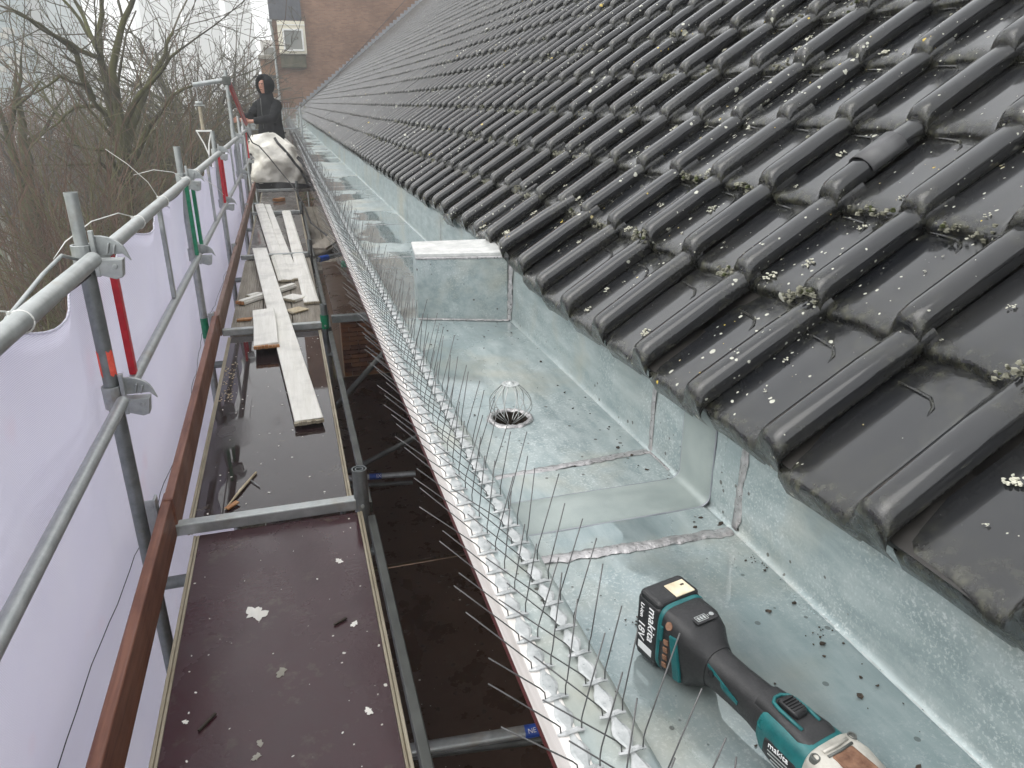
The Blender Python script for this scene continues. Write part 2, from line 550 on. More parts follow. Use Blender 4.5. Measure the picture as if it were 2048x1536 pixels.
MT['dark_red'] = mk_wood('dark_red_paint', (0.045, 0.007, 0.006), (0.08, 0.013, 0.012))
MT['green'] = simple('green_paint', (0.0, 0.16, 0.07), (0.01, 0.24, 0.12), 30, (0.3, 0.5), 0.0, 0.1)
MT['orange'] = simple('fluorescent_orange_mark', (0.80, 0.08, 0.05), (0.95, 0.16, 0.11), 60, (0.5, 0.7), 0.0, 0.0)
MT['net'] = mk_net()
MT['white_wood'] = mk_wood('white_painted_wood', (0.74, 0.72, 0.65), (0.88, 0.86, 0.80), (0.40, 0.60), grain=0.6)
MT['raw_wood'] = mk_wood('raw_split_wood', (0.34, 0.14, 0.05), (0.52, 0.27, 0.11))
MT['pale_wood'] = mk_wood('pale_raw_wood', (0.45, 0.36, 0.22), (0.66, 0.57, 0.40))
MT['white_paint'] = mk_wood('white_fascia_paint', (0.58, 0.55, 0.51), (0.76, 0.73, 0.70), (0.4, 0.6))
MT['clear'] = simple('frosted_strip', (0.30, 0.32, 0.32), (0.52, 0.53, 0.53), 45, (0.25, 0.45), 0.25, 0.4, 90, 0.003)
MT['spike'] = simple('spring_steel_wire', (0.075, 0.075, 0.075), (0.12, 0.12, 0.12), 40, (0.3, 0.45), 0.5, 0.0)
MT['spike_far'] = MT['spike']
MT['wire'] = simple('galvanised_wire', (0.36, 0.37, 0.36), (0.50, 0.51, 0.50), 30, (0.3, 0.45), 0.6, 0.0)
MT['black'] = simple('black_plastic', (0.006, 0.006, 0.007), (0.012, 0.012, 0.013), 40, (0.34, 0.52), 0.0, 0.25, 220, 0.0012)
MT['rubber_black'] = simple('black_rubber_grip', (0.008, 0.008, 0.009), (0.017, 0.017, 0.018), 35, (0.42, 0.62), 0.0, 0.3, 300, 0.001)
MT['teal'] = simple('teal_plastic', (0.0, 0.065, 0.070), (0.006, 0.115, 0.118), 45, (0.35, 0.5), 0.0, 0.15, 200, 0.001)
MT['cream'] = simple('stained_cream_plastic', (0.46, 0.38, 0.25), (0.72, 0.64, 0.47), 40, (0.35, 0.55), 0.0, 0.1)
MT['cast'] = simple('dirty_cast_housing', (0.26, 0.25, 0.22), (0.50, 0.48, 0.43), 30, (0.35, 0.6), 0.25, 0.4, 130, 0.002)
MT['rust'] = simple('rusty_steel', (0.10, 0.045, 0.025), (0.24, 0.13, 0.08), 60, (0.55, 0.8), 0.2, 0.4, 160, 0.002)
MT['label_white'] = simple('white_print', (0.70, 0.71, 0.71), (0.82, 0.82, 0.82), 40, (0.4, 0.5), 0.0, 0.0)
MT['blue'] = simple('blue_sticker', (0.012, 0.05, 0.30), (0.03, 0.10, 0.42), 50, (0.35, 0.5), 0.0, 0.0)
MT['tie'] = simple('white_nylon', (0.70, 0.70, 0.66), (0.80, 0.80, 0.77), 40, (0.35, 0.5), 0.0, 0.0)
MT['cable'] = simple('black_cable', (0.012, 0.012, 0.012), (0.022, 0.022, 0.022), 40, (0.4, 0.6), 0.0, 0.0)
MT['moss'] = simple('lichen_and_moss', (0.04, 0.04, 0.024), (0.33, 0.325, 0.26), 55, (0.8, 0.95), 0.0, 0.5, 250, 0.003, 0.2)
MT['moss_green'] = simple('green_moss', (0.022, 0.027, 0.009), (0.075, 0.085, 0.035), 60, (0.8, 0.95), 0.0, 0.5, 250, 0.003, 0.2)
MT['lichen'] = simple('pale_lichen', (0.42, 0.41, 0.32), (0.66, 0.65, 0.56), 120, (0.8, 0.95), 0.0, 0.7, 320, 0.003, 0.2)
MT['dirt'] = simple('dark_dirt', (0.018, 0.014, 0.010), (0.055, 0.040, 0.028), 90, (0.7, 0.9), 0.0, 0.4)
MT['brick_far'] = mk_brick('brown_brick_wall', ((0.20, 0.095, 0.055), (0.29, 0.155, 0.092)), (0.20, 0.17, 0.135))
MT['brick_side'] = mk_brick('brown_brick_facade', ((0.16, 0.09, 0.06), (0.22, 0.13, 0.085)), (0.18, 0.165, 0.14), ('y', 'z'))
MT['brick_orange'] = mk_brick('orange_brick', ((0.30, 0.145, 0.065), (0.37, 0.19, 0.09)), (0.26, 0.22, 0.17))
MT['brick'] = simple('orange_brick_piece', (0.26, 0.095, 0.035), (0.42, 0.19, 0.07), 6, (0.7, 0.9), 0.0, 0.4, 60, 0.004)
MT['brick_dark'] = simple('brown_brick_piece', (0.16, 0.06, 0.03), (0.28, 0.12, 0.05), 6, (0.7, 0.9), 0.0, 0.4, 60, 0.004)
MT['mortar'] = simple('pale_mortar', (0.30, 0.22, 0.13), (0.40, 0.30, 0.19), 30, (0.8, 0.95), 0.0, 0.3)
MT['concrete'] = simple('mossy_concrete', (0.22, 0.21, 0.17), (0.36, 0.34, 0.29), 5, (0.75, 0.9), 0.0, 0.4)
MT['concrete_moss'] = simple('algae_stained_concrete', (0.045, 0.045, 0.022), (0.12, 0.11, 0.07), 3, (0.75, 0.9), 0.0, 0.4)
MT['lead'] = simple('grey_lead_flashing', (0.20, 0.215, 0.24), (0.33, 0.345, 0.37), 9, (0.4, 0.6), 0.3, 0.2)
MT['cream_paint'] = simple('cream_paint', (0.66, 0.62, 0.50), (0.77, 0.73, 0.61), 2.5, (0.5, 0.7), 0.0, 0.0)
MT['white'] = simple('white_paint', (0.70, 0.70, 0.68), (0.80, 0.80, 0.78), 4, (0.4, 0.6), 0.0, 0.0)
MT['blue_tile'] = simple('dark_blue_roof_tile', (0.018, 0.022, 0.030), (0.034, 0.040, 0.052), 5, (0.3, 0.45), 0.0, 0.1)
MT['glass'] = simple('window_glass', (0.10, 0.11, 0.10), (0.20, 0.20, 0.17), 0.8, (0.04, 0.08), 0.0, 0.0, spec=0.8)
MT['bark'] = simple('mossy_bark', (0.040, 0.036, 0.024), (0.095, 0.095, 0.036), 1.3, (0.8, 0.95), 0.0, 0.6, 14, 0.02, 0.2)
MT['bark_dark'] = simple('dark_bark', (0.035, 0.031, 0.026), (0.075, 0.066, 0.052), 1.3, (0.8, 0.95), 0.0, 0.6, 14, 0.02, 0.2)
MT['twig'] = simple('grey_brown_twigs', (0.070, 0.064, 0.048), (0.135, 0.12, 0.088), 0.8, (0.8, 0.95), 0.0, 0.0, spec=0.2)
MT['twig_red'] = simple('reddish_twigs', (0.10, 0.062, 0.045), (0.17, 0.112, 0.082), 0.8, (0.8, 0.95), 0.0, 0.0, spec=0.2)
MT['twig_green'] = simple('olive_twigs', (0.085, 0.082, 0.040), (0.15, 0.142, 0.075), 0.8, (0.8, 0.95), 0.0, 0.0, spec=0.2)
MT['grass'] = simple('winter_grass_and_leaf_litter', (0.035, 0.060, 0.014), (0.085, 0.065, 0.040), 0.35, (0.85, 0.95), 0.0, 0.5, 6, 0.05, 0.2)
MT['tower_glass'] = simple('blue_green_curtain_wall', (0.045, 0.10, 0.12), (0.07, 0.14, 0.16), 0.05, (0.25, 0.4), 0.0, 0.0)
MT['tower_band'] = simple('tower_spandrel', (0.11, 0.18, 0.20), (0.14, 0.21, 0.23), 0.05, (0.3, 0.5), 0.0, 0.0)
MT['tower_dark'] = simple('grey_tower_cladding', (0.16, 0.17, 0.175), (0.20, 0.21, 0.215), 0.05, (0.5, 0.7), 0.0, 0.0)
MT['tower_pale'] = simple('pale_tower_cladding', (0.55, 0.56, 0.56), (0.62, 0.63, 0.63), 0.05, (0.5, 0.7), 0.0, 0.0)
MT['jacket'] = simple('wet_black_jacket', (0.004, 0.005, 0.006), (0.010, 0.011, 0.013), 9, (0.7, 0.9), 0.0, 0.8, 18, 0.02, 0.15)
MT['trousers'] = simple('dark_work_trousers', (0.015, 0.015, 0.018), (0.03, 0.03, 0.034), 9, (0.6, 0.8), 0.0, 0.4)
MT['skin'] = simple('skin', (0.42, 0.20, 0.14), (0.50, 0.26, 0.19), 14, (0.45, 0.6), 0.0, 0.0)
MT['bag'] = simple('dirty_woven_white_bag', (0.50, 0.475, 0.41), (0.78, 0.76, 0.70), 3.2, (0.42, 0.6), 0.0, 0.45, 6.0, 0.05)
MT['strap'] = simple('black_webbing', (0.012, 0.012, 0.013), (0.025, 0.025, 0.026), 40, (0.6, 0.8), 0.0, 0.0)
MT['plexi'] = None
def mk_sheet():
    m = M('clear_plastic_sheet')
    m.set((0.75, 0.78, 0.78), 0.15, 0.0, m.bump(m.noise(3.0, 3), 0.3, 0.02))
    m.b.inputs['Alpha'].default_value = 0.22
    return m.m
MT['plexi'] = mk_sheet()

# ------------------------------------------------------------------ setting
GZ = -10.5
def np_mesh(name, verts, quads, mat, smooth=False, attrs=None):
    me = bpy.data.meshes.new(name)
    nq, k = quads.shape
    me.vertices.add(len(verts)); me.vertices.foreach_set('co', verts.astype(np.float32).ravel())
    me.loops.add(nq * k); me.loops.foreach_set('vertex_index', quads.astype(np.int32).ravel())
    me.polygons.add(nq)
    me.polygons.foreach_set('loop_start', np.arange(0, nq * k, k, dtype=np.int32))
    me.polygons.foreach_set('loop_total', np.full(nq, k, dtype=np.int32))
    if smooth: me.polygons.foreach_set('use_smooth', np.ones(nq, dtype=bool))
    for an, av in (attrs or {}).items():
        a = me.attributes.new(an, 'FLOAT', 'POINT'); a.data.foreach_set('value', av.astype(np.float32))
    me.update(calc_edges=True)
    me.validate()
    me.materials.append(mat)
    return me

g = MB()
def ground_h(x, y):
    return GZ + 0.5 * mnoise.noise(Vector((x * 0.03, y * 0.03, 0)))
g.grid(lambda x, y: (x, y, ground_h(x, y)), frange(-330, 330, 15), frange(-60, 400, 15))
g.build('ground', MT['grass'], None, 4.0, kind='structure')

# ------------------------------------------------------------------ the house: roof, tiles
Y_END = 42.0
house = thing('terraced_house', 'long house with dark glazed tile roof above a zinc box gutter', 'house', (2.5, 0, GZ))
SR, ST = math.radians(38.0), math.radians(32.6)
TW, GAUGE, TLEN = 0.2335, 0.252, 0.330
P0 = Vector((0.70, 0, -0.545))
prof_hi = [(-0.010, 0.012), (-0.0095, 0.019), (-0.0055, 0.0295), (0.001, 0.0355), (0.011, 0.0382), (0.026, 0.0385), (0.038, 0.0355), (0.047, 0.027),
           (0.053, 0.016), (0.057, 0.007), (0.061, 0.003), (0.078, 0.0005), (0.130, 0.0), (0.195, -0.002), (0.216, -0.007), (0.232, -0.008)]
prof_lo = [(-0.010, 0.012), (-0.006, 0.028), (0.008, 0.0375), (0.034, 0.037), (0.052, 0.018), (0.061, 0.003), (0.195, -0.001), (0.232, -0.007)]
u_hi = [(0.0, -0.018, 1.0), (0.004, -0.0105, 1.0), (0.011, -0.0045, 0.9), (0.022, -0.0010, 0.6), (0.040, 0, 0.25), (0.10, 0, 0.0), (0.21, 0, 0.0), (0.235, -0.0005, 0.35), (0.33, -0.002, 0.6)]
u_lo = [(0.0, -0.016, 1.0), (0.005, -0.007, 1.0), (0.02, -0.001, 0.6), (0.10, 0, 0), (0.30, 0, 0.2)]

def tile_arrays(prof, us, hi):
    vv = []; tail = []; ff = []
    n = len(prof)
    for u, dz, t in us:
        for y, h in prof:
            rim = 0.6 if (0.055 < y < 0.085 and hi) else 0
            vv.append((u + (0.004 * math.sin(y * 60) if u < 0.01 and hi else 0), y, h + dz * (1 + 1.6 * max(h, 0) / 0.04))); tail.append(max(t, rim * 0.5 if u > 0.02 else t))
    for i in range(len(us) - 1):
        for j in range(n - 1):
            a = i * n + j
            ff.append((a, a + n, a + n + 1, a + 1))
    k = len(vv)                                   # front skirt
    for y, h in prof:
        vv.append((0.004, y, min(h, 0.012) - 0.058)); tail.append(1.0)
    for j in range(n - 1):
        ff.append((j, j + 1, k + j + 1, k + j))
    if hi:                                        # near edge skirt and the little head ridge
        k2 = len(vv)
        for u, dz, t in us:
            vv.append((u, -0.004, -0.004 + dz)); tail.append(0.8)
        for i in range(len(us) - 1):
            ff.append((i * n, k2 + i, k2 + i + 1, (i + 1) * n))
        tb = MB().tube([(0.243, 0.205, 0.0), (0.240, 0.165, 0.0005), (0.236, 0.135, 0.001), (0.222, 0.118, 0.001), (0.205, 0.112, 0.0)], [0.0015, 0.0026, 0.0028, 0.0026, 0.0012], 5, False)
        k3 = len(vv)
        vv += tb.v; tail += [0.7] * len(tb.v); ff += [tuple(i + k3 for i in f) for f in tb.f]
    return np.array(vv), np.array(tail), np.array(ff)

hv, ht, hf = tile_arrays(prof_hi, u_hi, True)
lv, lt, lf = tile_arrays(prof_lo, u_lo, False)
tile_me = np_mesh('tile', hv, hf, MT['tile'], True, {'tail': ht})
tile_me.set_sharp_from_angle(angle=math.radians(60))

def eave_shift(y):
    t = min(1, max(0, (y - 1.9) / 0.7))
    return 0.042 * t * t * (3 - 2 * t)
tiles = []
rnd = random.Random(11)
NCOL, NROW = int((Y_END + 1.4) / TW), 37
for r in range(NROW):
    s0 = 0.0 if r == 0 else 0.30 + (r - 1) * GAUGE
    for c in range(NCOL):
        y = 0.645 + (c - 7) * TW
        s = s0 + (eave_shift(y) if r == 0 else 0.0) + rnd.gauss(0, 0.003)
        wob = 0.006 * math.sin(y * 0.9 + r) + 0.004 * math.sin(y * 2.3 + 1.7 * r)
        base = P0 + Vector((math.cos(SR), 0, math.sin(SR))) * s
        rz = rnd.gauss(0, 0.010); lift = abs(rnd.gauss(0, 0.002)); roll = rnd.gauss(0, 0.008); tilt = ST + rnd.gauss(0, 0.006)
        if r == 0 and y > 0.2:
            rz *= 2.0; roll *= 2
        if r == 0 and 2.34 < y < 2.58: rz = -0.14; base.y += 0.03; base.x -= 0.015
        if r == 0 and 2.58 < y < 2.8: rz = 0.05; lift += 0.012
        if r == 0 and 2.1 < y < 2.34: rz = -0.03; lift += 0.006
        ux = Vector((math.cos(tilt), 0, math.sin(tilt))); uy = Vector((0, 1, 0)); uz = Vector((-math.sin(tilt), 0, math.cos(tilt)))
        base = base + Vector((0, y, 0)) + uz * (lift + wob * 0.5)
        mat = Matrix.Translation(base) @ Matrix((ux, uy, uz)).transposed().to_4x4() @ Matrix.Rotation(rz, 4, 'Z') @ Matrix.Rotation(roll, 4, 'X')
        ctr = mat @ Vector((0.13, 0.1, 0.01))
        pr = project(ctr)
        vis = pr is not None and -70 < pr[0] < IW + 90 and -60 < pr[1] < IH + 60
        tiles.append((pr[2] if vis else 1e6 + r, r, c, y, mat, rnd.random()))
tiles.sort(key=lambda t: t[0])
near, rest = tiles[:300], tiles[300:]

rf = MB()                                          # sarking under the tiles
def roofpt(s, y, d):
    return P0 + Vector((math.cos(SR) * s - math.sin(SR) * d, y, math.sin(SR) * s + math.cos(SR) * d))
ridge_s = 0.30 + (NROW - 1) * GAUGE + 0.1
rf.prism([(p.x, p.z) for p in (roofpt(0.06, 0, -0.035), roofpt(ridge_s, 0, -0.035), roofpt(ridge_s, 0, -0.09), roofpt(0.10, 0, -0.09))], 'y', -1.2, Y_END - 0.05)
for ya, yb, sh in ((-1.2, 2.0, 0.0), (2.0, 2.45, 0.02), (2.45, Y_END - 0.05, 0.042)):   # dark eaves comb closing the gaps
    rf.prism([(p.x, p.z) for p in (roofpt(0.014 + sh, 0, -0.007), roofpt(0.16 + sh, 0, -0.024), roofpt(0.16 + sh, 0, -0.034), roofpt(0.014 + sh, 0, -0.030))], 'y', ya, yb)
roof = rf.build('roof', simple('dark_sarking', (0.012, 0.011, 0.010), (0.02, 0.018, 0.016), 5), house)
hoff = ORG[house.name]
for d, r, c, y, mat, v in near:
    o = bpy.data.objects.new('tile', tile_me)
    C.objects.link(o); o.parent = roof
    o.matrix_local = Matrix.Translation(-hoff) @ mat
V = np.concatenate([lv @ np.array(m.to_3x3()).T + np.array(m.translation - hoff) for _, _, _, _, m, _ in rest])
Q = np.concatenate([lf + i * len(lv) for i in range(len(rest))])
field = bpy.data.objects.new('tile_field', np_mesh('tile_field', V, Q, MT['tile'], True,
        {'tail': np.tile(lt, len(rest)), 'var': np.repeat(np.array([t[5] for t in rest]), len(lv))}))
field.data.set_sharp_from_angle(angle=math.radians(60))
C.objects.link(field); field.parent = roof; field['kind'] = 'stuff'

# loose ridge cover slipped over one rib, moss on the lips, lichen rosettes
mo, mg, li = MB(), MB(), MB()
rm = random.Random(5)
for d, r, c, y, mat, v in near:
    if r >= 1 and rm.random() < (0.6 if r < 4 else 0.32):
        k = rm.randint(14, 46) if r < 5 else rm.randint(5, 16)
        y0, y1 = rm.choice(((0.055, 0.12), (0.055, 0.21), (0.06, 0.16), (-0.005, 0.10), (0.055, 0.18)))
        for _ in range(k):
            yy = rm.uniform(y0, y1); h = 0.003 + (0.035 if 0 < yy < 0.045 else 0.016 if yy < 0.07 else 0)
            p = mat @ Vector((rm.uniform(-0.008, 0.010), yy, h - rm.uniform(0.0, 0.022)))
            (mo if rm.random() < 0.9 else mg).blob(p, rm.uniform(0.0025, 0.007), (1, 1, 0.8), 0.4, 5, 3)
    if r >= 1 and rm.random() < 0.25:
        for _ in range(rm.randint(4, 10)):
            p = mat @ Vector((rm.uniform(0.20, 0.255), rm.uniform(0.07, 0.12), 0.002))
            (mo if rm.random() < 0.5 else mg).blob(p, rm.uniform(0.003, 0.007), (1, 1, 0.7), 0.4, 5, 3)
    if rm.random() < (0.85 if r < 3 else 0.3):
        for _ in range(rm.randint(1, 5)):
            yy = rm.uniform(0.085, 0.21)
            rr = rm.choice((0.003, 0.004, 0.005, 0.007, 0.010, 0.014))
            p0 = mat @ Vector((rm.uniform(0.015, 0.24), yy, 0.0025))
            nrm = mat.to_3x3() @ Vector((0, 0, 1))
            q = nrm.to_track_quat('Z', 'Y').to_matrix()
            for _ in range(int(5 + rr * 900)):
                a, rad = rm.uniform(0, 2 * PI), rr * math.sqrt(rm.random())
                li.blob(p0 + q @ Vector((math.cos(a) * rad, math.sin(a) * rad, 0)), rr * rm.uniform(0.12, 0.3), (1, 1, 0.55), 0.4, 5, 3)
mo.build('pale_moss', MT['moss'], house, kind='stuff')
mg.build('green_moss', MT['moss_green'], house, kind='stuff')
li.build('lichen', MT['lichen'], house, kind='stuff')
cb = MB()
def find_tile(px, py):
    best = min(near, key=lambda t: (lambda q: (q[0] - px) ** 2 + (q[1] - py) ** 2)(project(t[4] @ Vector((0.12, 0.03, 0.05)))))
    return best[4]
tm = find_tile(1690, 250)
pts = []
for i in range(9):
    a = math.radians(5 + 172 * i / 8)
    pts.append((0.0225 + 0.0365 * math.cos(a), 0.008 + 0.0345 * math.sin(a)))
cb.grid(lambda u, k: tm @ Vector((u, pts[k][0], pts[k][1])), [0.105, 0.15, 0.20], list(range(9)))
co = cb.build('rib_cap', simple('grey_repair_cap', (0.055, 0.056, 0.058), (0.08, 0.08, 0.082), 20, (0.3, 0.45)), roof, 3.2)
sol = co.modifiers.new('s', 'SOLIDIFY'); sol.thickness = 0.003

# ------------------------------------------------------------------ facade and eaves timber
fw = MB()
fw.box((1.42, (Y_END - 2) / 2, (GZ - 0.985) / 2), (0.5, Y_END + 2, -0.985 - GZ))
fw.build('wall', MT['brick_side'], house)
so = MB().box((0.80, (Y_END - 2) / 2, -0.965), (0.76, Y_END + 2, 0.03))
so.build('soffit', MT['dark_red'], house)
MB().box((0.2475, (Y_END - 1) / 2, -0.714), (0.025, Y_END + 1, 0.052)).build('white_fascia', MT['white_paint'], house, bevel=0.003)
MB().box((0.2515, (Y_END - 1) / 2, -0.7525), (0.028, Y_END + 1, 0.022)).build('red_fascia', MT['dark_red'], house, bevel=0.003)
MB().box((0.80, (Y_END - 1) / 2, -0.585), (0.03, Y_END + 0.9, 0.10)).build('eaves_board', MT['dirt'], house)

# ------------------------------------------------------------------ zinc gutter
ys = frange(-0.9, 8, 0.08)[:-1] + frange(8, Y_END - 0.05, 0.5)
def wob(x, y, a=0.0012):
    return a * mnoise.noise(Vector((x * 4, y * 2.2, 1.3))) + a * 0.6 * mnoise.noise(Vector((x * 11, y * 6, 4)))
ZF = -0.78
gt = MB()
rim = [(0.238, -0.715), (0.2385, -0.693), (0.243, -0.6905), (0.262, -0.690), (0.285, -0.6905), (0.308, -0.692), (0.328, -0.695), (0.336, -0.700), (0.340, -0.730), (0.345, -0.775), (0.352, ZF)]
gt.grid(lambda y, k: (rim[k][0] + wob(k, y, 0.001), y, rim[k][1] + wob(k * 0.3, y, 0.0015)), ys, list(range(len(rim))))
back = [(0.760, ZF), (0.767, -0.776), (0.7685, -0.76), (0.770, -0.70), (0.772, -0.64), (0.774, -0.58), (0.775, -0.545)]
gt.grid(lambda y, k: (back[k][0] + wob(k * 0.4, y, 0.004 if 1 < k else 0.0), y, back[k][1]), ys, list(range(len(back))))
gutter = gt.build('gutter', MT['zinc'], house, 3.2)
DX, DY, DR = 0.500, 1.685, 0.046
fl = MB()
xs = [0.352, 0.40, 0.45, 0.50, 0.55, 0.60, 0.65, 0.70, 0.73, 0.760]
fy = [y for y in ys if y < 1.58] + [1.585] + [1.785] + [y for y in ys if y > 1.79]
fz = lambda x, y: (x, y, ZF + wob(x, y, 0.0012) * (0 if (x <= 0.3521 or x >= 0.7599) else 1))
for i in range(len(fy) - 1):
    if abs(fy[i] - 1.585) < 1e-6:
        fl.grid(fz, [fy_ for fy_ in xs if fy_ <= 0.40], fy[i:i + 2]); fl.grid(fz, [x for x in xs if x >= 0.60], fy[i:i + 2])
    else:
        fl.grid(fz, xs, fy[i:i + 2])
n = 40                                             # square patch with the outlet hole
vv = []; ff = []
for k in range(n):
    a = 2 * PI * (k + 0.5) / n
    ca, sa = math.cos(a), math.sin(a); q = 0.1 / max(abs(ca), abs(sa))
    vv += [(DX + ca * q, DY + sa * q, ZF), (DX + ca * 0.062, DY + sa * 0.062, ZF - 0.001), (DX + ca * DR, DY + sa * DR, ZF - 0.004), (DX + ca * DR, DY + sa * DR, ZF - 0.12)]
for k in range(n):
    a, b = 4 * k, 4 * ((k + 1) % n)
    ff += [(a, b, b + 1, a + 1), (a + 1, b + 1, b + 2, a + 2)]
for cx, cy in ((1, 1), (-1, 1), (-1, -1), (1, -1)):
    ang = (math.atan2(cy, cx)) % (2 * PI)
    k = int(ang / (2 * PI) * n - 0.5) % n
    vv.append((DX + cx * 0.1, DY + cy * 0.1, ZF)); ff.append((4 * k, len(vv) - 1, 4 * ((k + 1) % n)))
fl.add(vv, ff)
fl.build('gutter_floor', MT['zinc_floor'], gutter, 3.2)
od = MB(); od.pipe((DX, DY, ZF - 0.16), (DX, DY, ZF - 0.002), DR + 0.002, 0.003, 28)
od.lathe([(DR, -0.16), (DR, -0.158)], (DX, DY, ZF), 24)
od.build('outlet_pipe', MT['dirt'], gutter, 0.8)
rs_ = random.Random(3)
def bead(pts, r0, name='solder_seam', par=None, flat=0.20, out=(0, 0, 1)):
    """hand-run solder: a flattened band with ragged edges and ripples"""
    b = MB()
    P = []
    for i in range(len(pts) - 1):
        a, c = Vector(pts[i]), Vector(pts[i + 1])
        m_ = max(2, int((c - a).length / 0.005))
        P += [a.lerp(c, t / m_) for t in range(m_)]
    P.append(Vector(pts[-1]))
    o = Vector(out); n_ = len(P); sec = [(-1, -0.4), (-0.8, 0.5), (-0.3, 0.95), (0.25, 1.0), (0.75, 0.55), (1, -0.4)]
    def pt(i, k):
        d = (P[min(i + 1, n_ - 1)] - P[max(i - 1, 0)]).normalized(); sd_ = d.cross(o).normalized()
        q = P[i]; e = mnoise.noise(q * 55 + Vector((k * 3.1, 0, 0))); rp = mnoise.noise(q * 160)
        return q + sd_ * r0 * (sec[k][0] * (1 + 0.55 * e)) + o * r0 * flat * (sec[k][1] + 0.5 * rp)
    b.grid(pt, list(range(n_)), list(range(6)))
    return b.build(name, MT['solder'], par or gutter, 3.2)
def cross_seam(y0, y1, r, x0=0.345, wall=True):
    bead([(x0 + 0.008, y0, ZF + 0.002), (0.45, y0 * 0.7 + y1 * 0.3, ZF + 0.002), (0.62, y0 * 0.35 + y1 * 0.65, ZF + 0.002), (0.758, y1, ZF + 0.002)], r)
    if wall:
        bead([(0.766, y1, ZF + 0.004), (0.766, y1, ZF + 0.03), (0.768, y1 + 0.004, -0.68), (0.772, y1 + 0.006, -0.56)], r * 0.8, out=(-1, 0, 0))
cross_seam(1.372, 1.405, 0.011)
cross_seam(1.055, 1.040, 0.0135)
for yy in (3.9, 5.05, 6.3, 7.6, 9.2, 11.5, 14, 17, 21):
    cross_seam(yy, yy + 0.02, 0.004)
bead([(0.763, 1.30, ZF + 0.002), (0.763, 1.40, ZF + 0.002)], 0.004)
bead([(0.763, -0.5, ZF + 0.001), (0.763, 1.03, ZF + 0.001)], 0.0016)
bead([(0.763, 1.42, ZF + 0.001), (0.763, 2.55, ZF + 0.001)], 0.0016)
ring = [(DX + 0.054 * math.cos(a), DY + 0.054 * math.sin(a), ZF + 0.001) for a in [2 * PI * i / 60 for i in range(61)]]
bead(ring, 0.008, flat=0.5)
ex = MB()                                          # bulged rubber expansion strip, floor then wall
def exp_sec(t, s):
    y = 1.135 + t * 0.125
    hgt = 0.010 * math.sin(PI * t) ** 0.5 + 0.002
    if s < 0:
        k = 1 + s
        return (0.352 + k * 0.388, y, ZF + hgt)
    if s <= 1:
        a = s * PI / 2
        return (0.740 + (0.028 - hgt) * math.sin(a), y, ZF + 0.028 - (0.028 - hgt) * math.cos(a))
    k = s - 1
    return (0.768 - hgt + 0.006 * k, y + 0.012 * k, ZF + 0.028 + k * 0.205)
ss = [-1 + i * 0.1 for i in range(10)] + [i / 6 for i in range(7)] + [1 + i / 6 for i in range(1, 7)]
ex.grid(exp_sec, [0, 0.02, 0.06, 0.12, 0.25, 0.5, 0.75, 0.88, 0.94, 0.98, 1.0], ss)
ex.build('expansion_strip', MT['rubber'], gutter, 3.2)
for t in (0.0, 1.0):
    MB().tube([Vector(exp_sec(t, s)) + Vector((0, 0, 0.0)) for s in ss], 0.0022, 6).build('strip_edge', MT['lead'], gutter, 3.2)
for y0, y1 in ((1.052, 1.134), (1.262, 1.372)):      # zinc webs either side of the rubber
    zz = MB()
    zz.grid(lambda y, x: (x, y, ZF + 0.0028 + 0.0006 * math.sin(x * 30 + y * 20)), frange(y0, y1, 0.02), frange(0.356, 0.752, 0.03))
    zz.grid(lambda y, k: (0.7655 + k * 0.006, y, ZF + 0.012 + k * 0.20), frange(y0, y1, 0.02), [i / 6 for i in range(7)])
    zz.build('zinc_web', MT['zinc'] if y0 > 1.2 else MT['zinc_floor'], gutter, 3.2)
# zinc clad box standing in the gutter
bx = MB()
cs = [(0.430, 2.690), (0.757, 2.575), (0.790, 2.80), (0.452, 2.905)]
zt = [-0.532, -0.521, -0.512, -0.526]
bx.add([(x, y, ZF + 0.001) for x, y in cs] + [(x, y, z) for (x, y), z in zip(cs, zt)],
       [(0, 1, 5, 4), (1, 2, 6, 5), (2, 3, 7, 6), (3, 0, 4, 7), (4, 5, 6, 7)])
gbox = bx.build('gutter_box', MT['zinc'], house, bevel=0.006, seg=3)
cap = MB()
cx_, cy_ = sum(c[0] for c in cs) / 4, sum(c[1] for c in cs) / 4
top = [((x - cx_) * 1.015 + cx_, (y - cy_) * 1.03 + cy_) for x, y in cs]
cap.add([(x, y, z - 0.010) for (x, y), z in zip(top, zt)] + [(x, y, z + 0.006) for (x, y), z in zip(top, zt)],
        [(0, 1, 5, 4), (1, 2, 6, 5), (2, 3, 7, 6), (3, 0, 4, 7), (4, 5, 6, 7), (3, 2, 1, 0)])
cap.build('box_lid', simple('white_sealed_zinc', (0.42, 0.43, 0.42), (0.62, 0.62, 0.60), 22, (0.3, 0.5), 0.2, 0.5, 45, 0.004), gbox, bevel=0.003)
bead([(cs[0][0], cs[0][1] - 0.004, ZF + 0.004), (0.757, 2.570, ZF + 0.003)], 0.010, par=gbox)
bead([(0.758, 2.568, ZF + 0.004), (0.765, 2.568, -0.53)], 0.009, par=gbox, out=(-0.7, -0.7, 0))
bead([(cs[0][0] - 0.001, cs[0][1] - 0.001, -0.545), (cs[1][0], cs[1][1] - 0.003, -0.535)], 0.005, par=gbox, out=(-0.33, -0.94, 0))

